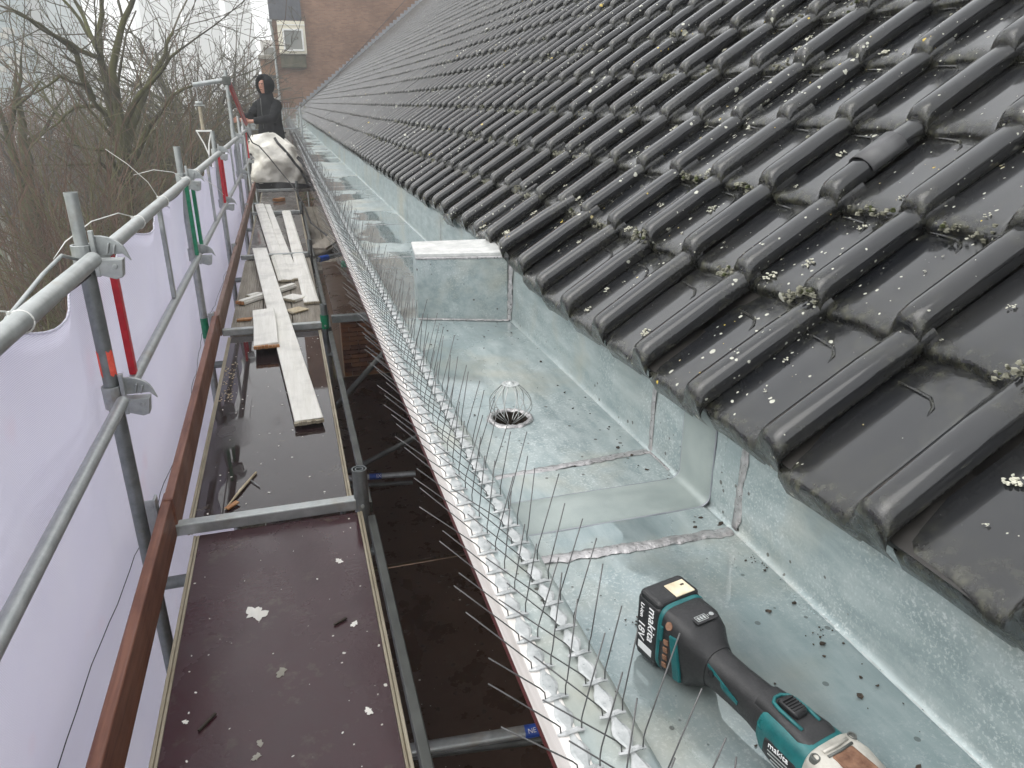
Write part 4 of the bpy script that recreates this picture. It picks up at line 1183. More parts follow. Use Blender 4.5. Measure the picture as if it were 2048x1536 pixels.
MB().bar((0.24, 8.4, ZD - 0.03), (0.70, 9.5, ZD + 0.02), 0.2, 0.03).build('loose_plank', MT['ribbed'], None, bevel=0.003, loc=(0.45, 9, ZD), label='grey ribbed plank lying askew in the gap beside the gutter', cat='plank')
ct = thing('clamp_tube', 'short tube with a blue clamp lying in the gap beside the gutter', 'tube', (0.3, 8.0, ZD - 0.07))
MB().tube([(0.22, 7.95, ZD - 0.06), (0.75, 8.35, ZD - 0.05)], 0.024, 10).build('tube', MT['galv_dark'], ct, 0.8)
MB().pipe((0.24, 7.965, ZD - 0.06), (0.33, 8.03, ZD - 0.058), 0.032, 0.004, 12).build('clamp', MT['blue'], ct, 0.8)
rb = thing('red_beam_end', 'red painted beam end with green tip under the gutter', 'beam', (0.5, 7.2, ZD))
MB().box((0.60, 7.25, ZD + 0.02), (0.26, 0.05, 0.05)).build('beam', MT['red'], rb, bevel=0.004)
MB().box((0.445, 7.25, ZD + 0.018), (0.05, 0.056, 0.056)).build('tip', MT['green'], rb, bevel=0.004)
# lower lift, seen down through the gap
low = thing('lower_deck', 'dark wet plywood deck one lift down, seen through the gap', 'scaffold deck', (0.2, 4.5, -3.5))
for a, b in ((-0.5, 2.5), (2.55, 5.0), (5.03, 9.55)):
    MB().box((0.33, (a + b) / 2, -3.515), (1.66, b - a - 0.02, 0.03)).build('panel', MT['deck_low'], low, bevel=0.003)
lb = MB()
for _ in range(260):
    lb.blob((rd.uniform(0.2, 1.1), rd.uniform(1.6, 9.4), -3.498), rd.choice((0.006, 0.01, 0.015)), (1, 1, 0.15), 0.5, 6, 3)
lb.build('dirt_spots', MT['dirt'], low, kind='stuff')
# brick return wall under the eaves, bricks laid one by one
bw = MB(); bw.box((0.85, 9.80, -3.05), (0.74, 0.30, 1.02))
ret = bw.build('return_wall', MT['mortar'], house)
bm = [MB().box((0, 0, 0), (0.205, 0.10, 0.051)).mesh('brick', MT[k]) for k in ('brick', 'brick_dark')]
bm2 = [MB().box((0, 0, 0), (0.095, 0.10, 0.051)).mesh('brick', MT[k]) for k in ('brick', 'brick_dark')]
for r in range(12):
    z = -3.47 + r * 0.0625
    x = 0.48 + (0.0 if r % 2 else -0.108)
    first = r % 2 == 0
    while x < 1.2:
        if first:
            me, L = bm2, 0.095; x = 0.48
        else:
            me, L = bm, 0.205
        first = False
        o = bpy.data.objects.new('brick', rd.choice(me)); C.objects.link(o); o.parent = ret
        o.location = Vector((x + L / 2, 9.606 + rd.uniform(-0.003, 0.003), z)) - hoff
        o.rotation_euler = (0, 0, rd.gauss(0, 0.004))
        x += L + 0.011
MB().box((0.85, 9.76, -2.62), (0.80, 0.42, 0.16)).build('concrete_cap', MT['concrete'], house, bevel=0.01)

# ------------------------------------------------------------------ toe boards
def toe(label, y0, y1, x, z0, mat, h=0.148, th=0.032, skew=0.0, tilt=0.0):
    b = MB(); L = y1 - y0
    R = Matrix.Rotation(skew, 3, 'Z') @ Matrix.Rotation(tilt, 3, 'Y')
    b.box((x, (y0 + y1) / 2, z0 + h / 2), (th, L, h), R)
    return b.build('toe_board', mat, None, bevel=0.006, seg=3, loc=(x, (y0 + y1) / 2, z0), label=label, cat='toe board', group='scaffold toe boards')
toe('red brown toe board with knots beside the nearest deck', -0.6, 2.63, -0.537, -1.497, MT['toe'], 0.150, 0.034, 0.004)
toe('red brown toe board along the deck with the puddle', 2.56, 5.22, -0.552, -1.492, MT['toe'], 0.152, 0.034, 0.012)
toe('weathered toe board beside the ribbed plank deck', 5.12, 7.95, -0.560, -1.492, MT['toe_old'], 0.150, 0.034, 0.004)
toe('weathered toe board beside the upper ends of the white boards', 7.85, 11.2, -0.575, -1.492, MT['toe_old'], 0.150, 0.034, 0.004)
toe('red toe board beside the white rubble bag', 11.15, 14.4, -0.585, -1.492, MT['toe'], 0.150, 0.034, 0.0)

# ------------------------------------------------------------------ debris netting
XN = -0.695
ties = [-0.6, 0.35, 1.32, 1.86, 2.50, 3.25, 4.15, 4.95, 5.35, 6.0, 6.9, 7.75, 8.6, 9.6, 10.6, 11.5, 12.6, 13.8]
def net_top(y):
    for a, b in zip(ties, ties[1:]):
        if a <= y <= b:
            t = (y - a) / (b - a)
            return -0.485 - 0.125 * (b - a) * math.sin(PI * t) ** 1.3 * (1.1 if b < 3 else 0.6)
    return -0.5
nb = MB()
nys = frange(-0.6, 5.5, 0.05)[:-1] + frange(5.5, 13.8, 0.12)
nvs = [0, 0.02, 0.05] + frange(0.08, 1.0, 0.04)
def net_pt(y, v):
    t = net_top(y)
    z = t + (-3.6 - t) * v
    fold = math.exp(-v * 6)
    x = XN + 0.035 * math.sin(y * 1.9 + 0.6) * (0.3 + v) * 0.6 + 0.026 * mnoise.noise(Vector((y * 2.4, z * 1.4, 0))) + 0.008 * mnoise.noise(Vector((y * 9, z * 2.5, 3))) + 0.03 * fold * math.sin(y * 9 + 4 * v) * 0.4
    x += 0.045 * (1 - v) * fold + (-0.05 * min(1, v * 3) * (0.5 + 0.5 * math.sin(y * 1.2)))
    return (x, y, z)
nb.grid(net_pt, nys, nvs)
net = thing('debris_netting', 'lilac white debris netting hung outside the scaffold rails', 'netting', (XN, 5, -2))
nm = nb.build('mesh_sheet', MT['net'], net, 3.2)
nm.modifiers.new('s', 'SOLIDIFY').thickness = 0.0015
MB().tube([Vector(net_pt(y, 0.0)) + Vector((0.002, 0, 0)) for y in nys], 0.004, 6).build('top_hem', MT['net'], net, 3.2)
def net_at(y, z):
    t = net_top(y); return Vector(net_pt(y, (z - t) / (-3.6 - t)))
MB().tube([net_at(y, -1.64) + Vector((0.006, 0, 0)) for y in frange(-0.6, 8.0, 0.1)], 0.0016, 6).build('seam_cord', MT['cable'], net, 3.2)
MB().tube([(-0.600 - 0.03, y, -0.49 - 0.02 * math.sin(y * 3)) for y in frange(1.1, 5.1, 0.1)], 0.0045, 6).build('lacing_cord', MT['cable'], net, 3.2)

# ------------------------------------------------------------------ cable ties and cords on the rail
def tie(label, y, tail):
    t = thing('cable_tie', label, 'cable tie', (XG, y, -0.455), 'white cable ties on the guard rail')
    pts = [(XG + 0.0262 * math.cos(a), y + 0.002 * math.sin(a), -0.455 + 0.0262 * math.sin(a)) for a in [2 * PI * i / 20 for i in range(21)]]
    MB().tube(pts, 0.0022, 6).build('loop', MT['tie'], t, 3.2)
    MB().box((XG - 0.020, y, -0.432), (0.008, 0.008, 0.007)).build('buckle', MT['tie'], t, bevel=0.001)
    MB().tube([(XG - 0.020, y, -0.430)] + tail, [0.0020] * len(tail) + [0.0012], 6).build('tail', MT['tie'], t, 3.2)
tie('white cable tie at the left edge of the picture, tail pointing left', 1.80, [(XG - 0.05, 1.77, -0.415), (XG - 0.10, 1.73, -0.40), (XG - 0.15, 1.70, -0.42)])
tie('white cable tie on the rail with its tail arching over the brambles', 3.30, [(XG - 0.05, 3.22, -0.405), (XG - 0.11, 3.05, -0.41), (XG - 0.16, 2.86, -0.45), (XG - 0.18, 2.76, -0.49)])
tie('white cable tie standing straight up from the middle of the rail', 4.0, [(XG - 0.05, 3.99, -0.36), (XG - 0.12, 3.95, -0.27), (XG - 0.19, 3.90, -0.20)])
tie('white cable tie at the green strut with a long tail curving left', 5.0, [(XG - 0.06, 4.97, -0.395), (XG - 0.16, 4.93, -0.375), (XG - 0.27, 4.9, -0.40)])
tie('white cable tie hanging in front of the netting beyond the green strut', 5.6, [(XG + 0.06, 5.7, -0.52), (XG + 0.10, 5.85, -0.58), (XG + 0.12, 6.1, -0.66)])
MB().tube([(XG - 0.05, 1.6, -0.52), (XG - 0.06, 1.9, -0.47), (XG - 0.055, 2.2, -0.43), (XG - 0.06, 2.42, -0.42), (XG - 0.05, 2.55, -0.46)], 0.0055, 8).build('grey_hose', MT['galv'], None, 3.2, loc=(XG, 2, -0.45), label='thin grey hose looped behind the nearest post', cat='hose')

# ------------------------------------------------------------------ white boards on the decks
def board(name, label, a, b, wd, th, mat=MT['white_wood'], zo=0.0, group=None, prof=False, seedv=0, tilt=0.0):
    """plank from a to b (centre of its underside), jagged ends, optional moulded edge"""
    rn = random.Random(seedv)
    a, b = Vector(a), Vector(b)
    d = b - a; L = d.length; d.normalize()
    side = d.cross(Vector((0, 0, 1))).normalized(); upv = side.cross(d)
    if prof:
        pr = [(-0.5, 0), (0.5, 0), (0.5, 0.55), (0.42, 0.62), (0.40, 1.0), (-0.28, 1.0), (-0.32, 0.82), (-0.38, 0.80), (-0.42, 0.6), (-0.5, 0.55)]
    else:
        pr = [(-0.5, 0), (0.5, 0), (0.5, 0.92), (0.48, 1.0), (-0.48, 1.0), (-0.5, 0.92)]
    pr = [(p * wd, q * th) for p, q in pr]
    m_ = 9
    bb = MB(); vv = []
    for i in range(m_):
        t = i / (m_ - 1)
        for p, q in pr:
            e = (rn.uniform(-0.012, 0.012) if i in (0, m_ - 1) else 0)
            vv.append(a + d * (L * t + e) + side * (p + 0.002 * math.sin(t * 5 + seedv)) + upv * (q + zo + math.sin(p / wd * 2) * tilt))
    n = len(pr); ff = []
    for i in range(m_ - 1):
        for k in range(n):
            k2 = (k + 1) % n
            ff.append((i * n + k, i * n + k2, (i + 1) * n + k2, (i + 1) * n + k))
    ff += [tuple(range(n))[::-1], tuple((m_ - 1) * n + k for k in range(n))]
    bb.add(vv, ff)
    t_ = thing(name, label, 'board', (a + b) / 2, group)
    bb.build('plank', mat, t_, bevel=0.0015)
    e = MB()                                        # broken raw end nearest the camera
    for k in range(7):
        p = (-0.45 + k * 0.15) * wd
        e.box(a + side * p + upv * (th * 0.45 + zo) - d * rn.uniform(0.004, 0.012), (0.02, wd * 0.14, th * rn.uniform(0.5, 0.8)), Matrix((d, side, upv)).transposed())
    e.build('broken_end', MT['raw_wood'] if seedv in (5, 6, 10, 12) else MT['ply_edge'], t_)
    return t_
ZB = ZD + 0.004
board('white_board', 'longest white painted board, lying over the transom onto the puddle deck', (-0.022, 3.43, ZB + 0.012), (-0.352, 7.97, ZB + 0.062), 0.138, 0.026, seedv=1, group='white boards on the scaffold')
board('white_board', 'white moulded board, left one of the pair reaching farthest back', (-0.105, 6.68, ZB), (-0.44, 11.75, ZB + 0.052), 0.130, 0.028, prof=True, seedv=2, group='white boards on the scaffold')
board('white_board', 'narrower white board laid against the moulded one', (-0.018, 6.74, ZB), (-0.325, 11.70, ZB + 0.050), 0.075, 0.022, seedv=3, group='white boards on the scaffold')
board('white_board', 'white board on the right, close to the deck edge', (0.086, 5.84, ZB), (-0.065, 10.92, ZB + 0.052), 0.118, 0.022, prof=True, seedv=4, group='white boards on the scaffold')
board('white_offcut', 'short wide white offcut with orange split end on the longest board', (-0.235, 4.62, ZB + 0.047), (-0.265, 5.42, ZB + 0.066), 0.150, 0.028, MT['white_wood'], seedv=5, tilt=0.006)
board('white_offcut', 'white moulded offcut lying across under the longest board', (-0.455, 5.98, ZB), (-0.045, 6.45, ZB + 0.004), 0.070, 0.035, prof=True, seedv=6)
board('white_offcut', 'small white offcut lying right of the longest board', (-0.10, 5.98, ZB), (0.005, 6.08, ZB), 0.16, 0.024, seedv=7)
board('white_offcut', 'flat pale offcut on the ribbed deck right of the long board', (-0.09, 5.62, ZB), (0.02, 5.70, ZB), 0.12, 0.012, MT['pale_wood'], seedv=8)
board('white_offcut', 'tiny white chip beside the moulded offcut', (-0.40, 6.22, ZB), (-0.32, 6.30, ZB), 0.05, 0.016, seedv=9)
board('wood_offcut', 'small orange wood offcut on the ribbed deck by the toe board', (-0.44, 5.50, ZB), (-0.36, 5.50, ZB), 0.05, 0.014, MT['raw_wood'], seedv=10)
board('wood_offcut', 'broken pale stick behind the transom at the far boards', (-0.28, 11.18, ZB), (-0.05, 11.24, ZB), 0.05, 0.03, MT['pale_wood'], seedv=11)
board('wood_offcut', 'rusty brown lump of wood on the far wet deck', (-0.22, 12.6, ZB), (-0.10, 12.7, ZB), 0.10, 0.05, MT['raw_wood'], seedv=12)
sp = thing('wood_splinter', 'pale split wood splinter lying on the puddle deck with a bent nail', 'splinter', (-0.33, 2.85, ZD))
MB().tube([(-0.372, 2.70, ZD + 0.006), (-0.32, 2.84, ZD + 0.008), (-0.262, 2.99, ZD + 0.006)], [0.002, 0.006, 0.005], 6).build('stick', MT['pale_wood'], sp)
MB().tube([(-0.285, 2.93, ZD + 0.006), (-0.245, 2.86, ZD + 0.005)], 0.0028, 6).build('nail', MT['galv'], sp)
MB().bar((-0.365, 2.705, ZD + 0.006), (-0.325, 2.745, ZD + 0.010), 0.022, 0.006).build('wood_chip', MT['raw_wood'], None, loc=(-0.35, 2.72, ZD), label='reddish wood chip at the foot of the splinter', cat='wood chip')
for i, (x, y, L, a, mt, lab) in enumerate(((-0.345, 1.60, 0.030, 0.9, 'dirt', 'dark twig on the left side of the nearest deck'), (0.015, 1.90, 0.022, 0.5, 'dirt', 'black twig beside the paint splats on the nearest deck'),
        (-0.19, 1.18, 0.026, 0.3, 'pale_wood', 'pale sliver low on the nearest deck'), (-0.44, 2.63, 0.05, -0.5, 'pale_wood', 'white paint flake by the transom end'))):
    MB().bar((x - L * math.cos(a), y - L * math.sin(a), ZD + 0.004), (x + L * math.cos(a), y + L * math.sin(a), ZD + 0.005), 0.007, 0.005).build('debris_stick', MT[mt], None, loc=(x, y, ZD), label=lab, cat='debris')

# ------------------------------------------------------------------ trees
def at(px, py, Y):
    """world point seen at a photo pixel, standing at distance Y along the gutter axis"""
    wv = Rw @ Vector(((px - IW / 2) / F_PX, -(py - IH / 2) / F_PX, -1.0))
    return wv * (Y / wv.y)
def seg_mesh(name, segs, mat, sides, off):
    S = np.array(segs, dtype=np.float64)
    a, b, ra, rb_ = S[:, 0:3], S[:, 3:6], S[:, 6], S[:, 7]
    d = b - a; L = np.linalg.norm(d, axis=1, keepdims=True) + 1e-9; d /= L
    ref = np.where(np.abs(d[:, 2:3]) > 0.9, np.array([[1.0, 0, 0]]), np.array([[0, 0, 1.0]]))
    u = np.cross(d, ref); u /= np.linalg.norm(u, axis=1, keepdims=True); w_ = np.cross(d, u)
    vs_ = []
    for p, r in ((a, ra), (b + d * 0.3 * rb_[:, None], rb_)):
        for k in range(sides):
            an = 2 * PI * k / sides
            vs_.append(p + (u * math.cos(an) + w_ * math.sin(an)) * r[:, None])
    V = np.stack(vs_, 1).reshape(-1, 3) - np.array(off)
    base = np.arange(len(S))[:, None] * (2 * sides)
    q = [np.concatenate([base + k, base + (k + 1) % sides, base + sides + (k + 1) % sides, base + sides + k], 1) for k in range(sides)]
    return np_mesh(name, V, np.concatenate(q), mat, True)
def seg_obj(name, segs, mat, sides, parent, **props):
    o = bpy.data.objects.new(name, seg_mesh(name, segs, mat, sides, ORG[parent.name] if parent else (0, 0, 0)))
    C.objects.link(o)
    if parent: o.parent = parent
    return set_props(o, **props)
def unit(v):
    l = math.sqrt(v[0] ** 2 + v[1] ** 2 + v[2] ** 2) or 1.0
    return (v[0] / l, v[1] / l, v[2] / l)
def grow(rn, thick, thin, p, d, L, r, lvl, maxl, cfg):
    n = max(3, int(L / cfg['step'])) if lvl < 2 else max(2, int(L / (cfg['step'] * 0.8)))
    st_ = L / n
    for i in range(n):
        t = (i + 1) / n
        jit = cfg['jit'] * (1 + 0.4 * lvl)
        d = unit((d[0] + rn.gauss(0, jit), d[1] + rn.gauss(0, jit), d[2] + rn.gauss(0, jit) + cfg['trop']))
        q = (p[0] + d[0] * st_, p[1] + d[1] * st_, p[2] + d[2] * st_)
        r1 = r * (1 - 0.75 / n) if n > 1 else r * 0.6
        r1 = max(r1, cfg['rmin'])
        (thick if r > cfg['thick'] else thin).append((*p, *q, r, r1))
        p, r = q, r1
        if lvl < maxl and (i > 0 or lvl > 0) and rn.random() < cfg['p'][lvl]:
            k = 1 if rn.random() < 0.7 else 2
            for _ in range(k):
                a = rn.uniform(0, 2 * PI); sp_ = rn.uniform(*cfg['ang'])
                o1 = unit((d[1], -d[0], 0.01)); o2 = (d[1] * o1[2] - d[2] * o1[1], d[2] * o1[0] - d[0] * o1[2], d[0] * o1[1] - d[1] * o1[0])
                sd_ = [o1[j] * math.cos(a) + o2[j] * math.sin(a) for j in range(3)]
                nd = unit([d[j] * math.cos(sp_) + sd_[j] * math.sin(sp_) for j in range(3)])
                grow(rn, thick, thin, p, nd, L * rn.uniform(*cfg['len']) * (1.1 - 0.5 * t), max(r * rn.uniform(0.5, 0.75), cfg['rmin']), lvl + 1, maxl, cfg)
CF = dict(step=0.45, jit=0.10, trop=0.035, rmin=0.006, thick=0.03, p=(0.75, 0.75, 0.7, 0.6, 0.5), ang=(0.45, 1.1), len=(0.45, 0.70))
def finish_tree(name, label, base, thick, thin, bark, twig, group='bare winter trees below the scaffold'):
    t = thing(name, label, 'tree', base, group)
    seg_obj('trunk', thick, MT[bark], 7, t)
    seg_obj('crown', thin, MT[twig], 3, t)
    return t
# the big multi-stemmed tree, its main limbs laid out one by one
rn = random.Random(4)
thick, thin = [], []
def limb(pts, r0, r1, spawn=0.62, L=2.4, maxl=3, cfg=CF):
    P = [at(px, py, Y) for px, py, Y in pts]
    fine = []
    for a, b in zip(P, P[1:]):
        m_ = max(2, int((b - a).length / 0.4))
        fine += [a.lerp(b, k / m_) for k in range(m_)]
    fine.append(P[-1])
    fine = [p + Vector((rn.gauss(0, 0.02), rn.gauss(0, 0.03), rn.gauss(0, 0.02))) for p in fine]
    n = len(fine) - 1
    for i in range(n):
        ra = r0 + (r1 - r0) * i / n; rb2 = r0 + (r1 - r0) * (i + 1) / n
        thick.append((*fine[i], *fine[i + 1], ra, rb2))
        if i > 1 and rn.random() < spawn:
            d = (fine[i + 1] - fine[i]).normalized(); a = rn.uniform(0, 2 * PI); s_ = rn.uniform(0.5, 1.2)
            o1 = d.orthogonal().normalized(); o2 = d.cross(o1)
            nd = d * math.cos(s_) + (o1 * math.cos(a) + o2 * math.sin(a)) * math.sin(s_)
            grow(rn, thick, thin, tuple(fine[i + 1]), tuple(nd), L * rn.uniform(0.5, 1.1), max(rb2 * 0.4, 0.014), 1, maxl, cfg)
    d = (fine[-1] - fine[-2]).normalized()
    grow(rn, thick, thin, tuple(fine[-1]), tuple(d), L * 0.9, r1, 0, maxl, cfg)
b0 = at(262, 560, 20); b0.z = GZ
thick.append((b0.x, b0.y, b0.z - 0.3, *at(262, 470, 20), 0.27, 0.22))
thick.append((*at(262, 470, 20), *at(258, 400, 20), 0.22, 0.20))
limb([(258, 410, 20), (240, 290, 20), (226, 240, 20.1), (213, 170, 20.2), (203, 118, 20.3), (200, 60, 20.4), (206, 0, 20.4)], 0.15, 0.045)
limb([(258, 410, 20), (250, 310, 19.8), (235, 215, 19.7), (228, 140, 19.6), (238, 70, 19.5), (262, 10, 19.4), (275, -40, 19.4)], 0.135, 0.042)
limb([(250, 330, 19.9), (246, 240, 20.6), (222, 160, 20.8), (190, 90, 21), (160, 40, 21.2), (120, -10, 21.4)], 0.085, 0.03)
limb([(203, 118, 20.3), (160, 100, 19.8), (110, 72, 19.4), (60, 35, 19.2), (20, 18, 19.0)], 0.06, 0.018, 0.8, 1.6)
limb([(203, 118, 20.3), (178, 60, 20.6), (150, 5, 20.8), (130, -40, 21)], 0.06, 0.025)
limb([(190, 200, 20.1), (165, 150, 20.0), (155, 110, 19.8), (130, 85, 19.6), (85, 58, 19.4), (30, 25, 19.2)], 0.085, 0.018, 0.7, 1.5)
limb([(222, 250, 20.0), (190, 205, 19.5), (165, 170, 19.2), (120, 155, 19.0), (70, 185, 18.8)], 0.06, 0.018, 0.8, 1.5)
limb([(226, 240, 20.1), (200, 212, 20.5), (150, 212, 20.4), (110, 245, 20.2), (70, 285, 20)], 0.06, 0.015, 0.6, 1.3)
limb([(248, 300, 19.9), (275, 220, 20.4), (300, 160, 20.8), (330, 110, 21), (345, 60, 21.2)], 0.11, 0.03)
limb([(245, 260, 19.9), (285, 180, 19.2), (330, 140, 19.0), (360, 100, 18.8)], 0.08, 0.025)
limb([(255, 350, 19.9), (300, 250, 19.5), (345, 190, 19.2), (400, 160, 19)], 0.09, 0.02)
limb([(256, 370, 19.9), (210, 300, 18.8), (150, 290, 18.6)], 0.06, 0.02, 0.6, 1.2)
limb([(256, 380, 19.9), (200, 325, 19.6), (140, 330, 19.4)], 0.05, 0.02, 0.5, 1.2)
finish_tree('bare_tree', 'big mossy bare tree with several upright stems, tallest one in view', b0, thick, thin, 'bark', 'twig')

# twin-stemmed tree at the left edge
thick, thin = [], []
b1 = at(62, 520, 25); b1.z = GZ
thick.append((b1.x, b1.y, b1.z - 0.3, *at(58, 400, 25), 0.34, 0.28))
cf2 = dict(CF, step=0.5, len=(0.45, 0.68))
limb([(58, 400, 25), (52, 320, 25), (45, 250, 25), (38, 190, 25), (30, 140, 25.2)], 0.19, 0.03, 0.55, 2.2, 3, cf2)
limb([(58, 400, 25), (30, 320, 24.6), (18, 270, 24.5), (28, 215, 24.5), (40, 160, 24.4), (42, 110, 24.4)], 0.13, 0.025, 0.55, 2.0, 3, cf2)
limb([(48, 290, 25), (80, 268, 25.2), (100, 240, 25.4), (125, 200, 25.5)], 0.09, 0.02, 0.8, 2.0, 3, cf2)
limb([(18, 275, 24.5), (0, 220, 24.2), (-20, 160, 24)], 0.08, 0.02, 0.8, 2.0, 3, cf2)
limb([(30, 215, 24.5), (60, 190, 24.2), (80, 165, 24), (110, 180, 23.8)], 0.05, 0.015, 0.7, 1.5, 3, cf2)
finish_tree('bare_tree', 'thinner bare tree with twin stems at the left edge', b1, thick, thin, 'bark', 'twig')

def auto_tree(label, px, Y, topy, r, seed, twig='twig', bark='bark_dark', maxl=4, forks=4, spread=0.35, group='bare winter trees below the scaffold'):
    global rn
    rr = random.Random(seed); rn = rr
    th, tn = [], []
    p = at(px, 205, Y); p.z = GZ
    top = at(px, topy, Y).z
    H = top - GZ
    fk = GZ + H * 0.36
    th.append((p.x, p.y, GZ - 0.3, p.x + rr.gauss(0, 0.2), p.y, fk, r * 1.3, r))
    q = th[-1][3:6]
    cfg = dict(CF, step=H * 0.05, rmin=max(0.006, Y * 0.00026), p=(0.85, 0.8, 0.75, 0.6, 0.4), thick=0.035)
    for k in range(forks):
        a = 2 * PI * k / forks + rr.uniform(-0.4, 0.4)
        s_ = spread * rr.uniform(0.3, 1.2)
        grow(rr, th, tn, q, unit((math.sin(s_) * math.cos(a), math.sin(s_) * math.sin(a), math.cos(s_))), H * 0.60 * rr.uniform(0.75, 1.05), r * 0.72, 0, maxl, cfg)
    return finish_tree('bare_tree', label, p, th, tn, bark, twig, group)
auto_tree('bare tree with a twiggy crown right of the big mossy one', 345, 30, 95, 0.20, 31, forks=5, spread=0.5)
auto_tree('slender bare tree in front of the pale middle tower', 388, 36, 60, 0.16, 32, forks=4, spread=0.35)
auto_tree('rounded bare tree behind the hoist arm', 470, 44, 150, 0.20, 33, forks=6, spread=0.55)
auto_tree('small bare tree behind the worker', 505, 50, 170, 0.18, 34, forks=6, spread=0.6, maxl=4)
auto_tree('olive bare tree in the thicket under the middle tower', 420, 27, 190, 0.15, 35, 'twig_green', 'bark', forks=5, spread=0.6)
auto_tree('olive bare tree in the thicket beside the mossy trunk', 305, 24, 190, 0.15, 36, 'twig_green', 'bark', forks=5, spread=0.6)
auto_tree('bare tree in the hazy thicket left of the mossy trunk', 150, 42, 185, 0.2, 37, forks=5, spread=0.6)
auto_tree('reddish bare tree in the haze below the glass tower', 95, 50, 175, 0.2, 38, 'twig_red', forks=5, spread=0.7)
auto_tree('bare tree far left in the haze', -10, 40, 195, 0.2, 39, 'twig_red', forks=5, spread=0.7)
def shrub(label, px, Y, topy, n, seed, twig='twig_red'):
    rr = random.Random(seed)
    p = at(px, 205, Y); p.z = GZ
    top = at(px, topy, Y).z
    th, tn = [], []
    cfg = dict(CF, step=0.7, jit=0.07, trop=0.05, rmin=0.006, p=(0.75, 0.6, 0.3), ang=(0.3, 0.8), len=(0.30, 0.5), thick=0.02)
    for k in range(n):
        a = rr.uniform(0, 2 * PI); s_ = abs(rr.gauss(0, 0.17))
        q = (p.x + rr.gauss(0, 0.7), p.y + rr.gauss(0, 0.7), GZ)
        grow(rr, th, tn, q, unit((math.sin(s_) * math.cos(a), math.sin(s_) * math.sin(a), math.cos(s_))), (top - GZ) * rr.uniform(0.6, 1.05), 0.028, 0, 2, cfg)
    t = thing('tall_shrub', label, 'shrub', p, 'tall shrubs at the foot of the trees')
    seg_obj('stems', th, MT['bark_dark' if twig != 'twig_red' else 'twig_red'], 5, t)
    seg_obj('twigs', tn, MT[twig], 3, t)
shrub('red stemmed shrub between the twin stemmed and the mossy tree', 128, 18, 235, 34, 51)
shrub('red stemmed shrub at the foot of the twin stemmed tree', 75, 16, 330, 30, 52)
shrub('olive shrub at the far left behind the guard rail', 10, 15, 400, 24, 53, 'twig_green')
shrub('grey brown shrub behind the top of the nearest post', 170, 15, 400, 24, 54, 'twig')
shrub('olive shrub under the mossy tree', 235, 17, 390, 28, 55, 'twig_green')
shrub('olive shrub behind the middle of the guard rail', 310, 20, 330, 30, 56, 'twig_green')
shrub('grey brown shrub behind the green struts', 375, 22, 290, 30, 57, 'twig')
shrub('grey brown shrub behind the third post', 430, 24, 270, 28, 58, 'twig')
# far thicket that reads as one mass
rr = random.Random(77)
tn = []
for _ in range(950):
    Y = rr.uniform(32, 95); px = rr.uniform(-60, 560)
    p = at(px, 205, Y); h = rr.uniform(3.5, 8.5) * (1.0 if Y < 60 else 1.1)
    x, y, z = p.x, p.y, GZ
    r = rr.uniform(0.03, 0.07)
    dx, dy = rr.gauss(0, 0.12), rr.gauss(0, 0.12)
    prev = (x, y, z)
    for k in range(1, 6):
        q = (x + dx * h * k / 5 + rr.gauss(0, 0.1), y + dy * h * k / 5, z + h * k / 5)
        tn.append((*prev, *q, r * (1.05 - k * 0.17), r * (0.9 - k * 0.16)))
        if k > 1:
            for _ in range(5):
                a = rr.uniform(0, 6.3); l = h * rr.uniform(0.10, 0.26)
                e = (q[0] + l * math.cos(a) * 0.7, q[1] + l * math.sin(a) * 0.7, q[2] + l * rr.uniform(0.2, 0.9))
                tn.append((*q, *e, 0.016, 0.008))
                for _ in range(2):
                    a2 = a + rr.uniform(-1, 1); l2 = l * 0.5; t_ = rr.uniform(0.4, 0.9)
                    m_ = tuple(q[j] + (e[j] - q[j]) * t_ for j in range(3))
                    tn.append((*m_, m_[0] + l2 * math.cos(a2) * 0.6, m_[1] + l2 * math.sin(a2) * 0.6, m_[2] + l2 * rr.uniform(0.3, 0.9), 0.011, 0.007))
        prev = q
seg_obj('woodland_thicket', tn, MT['twig'], 3, None, label='dense grey brown winter thicket behind the nearer trees', cat='thicket', kind='stuff')
# brambles and scrub nearer the ground
tn = []
for _ in range(2600):
    Y = rr.uniform(15, 46); px = rr.uniform(-80, 500)
    p = at(px, 205, Y); a = rr.uniform(0, 6.3); l = rr.uniform(1.0, 2.8)
    prev = (p.x, p.y, GZ)
    for k in range(1, 5):
        t = k / 4
        q = (p.x + math.cos(a) * l * t * 0.8 + rr.gauss(0, 0.08), p.y + math.sin(a) * l * t * 0.8 + rr.gauss(0, 0.08), GZ + l * 0.9 * math.sin(PI * (0.1 + 0.6 * t)))
        tn.append((*prev, *q, 0.014, 0.010))
        for _ in range(3):
            tn.append((*q, q[0] + rr.gauss(0, 0.3), q[1] + rr.gauss(0, 0.3), q[2] + rr.uniform(0.0, 0.5), 0.009, 0.006))
        prev = q
seg_obj('scrub', tn, MT['twig'], 3, None, label='scrub and brambles covering the ground under the trees', cat='scrub', kind='stuff')

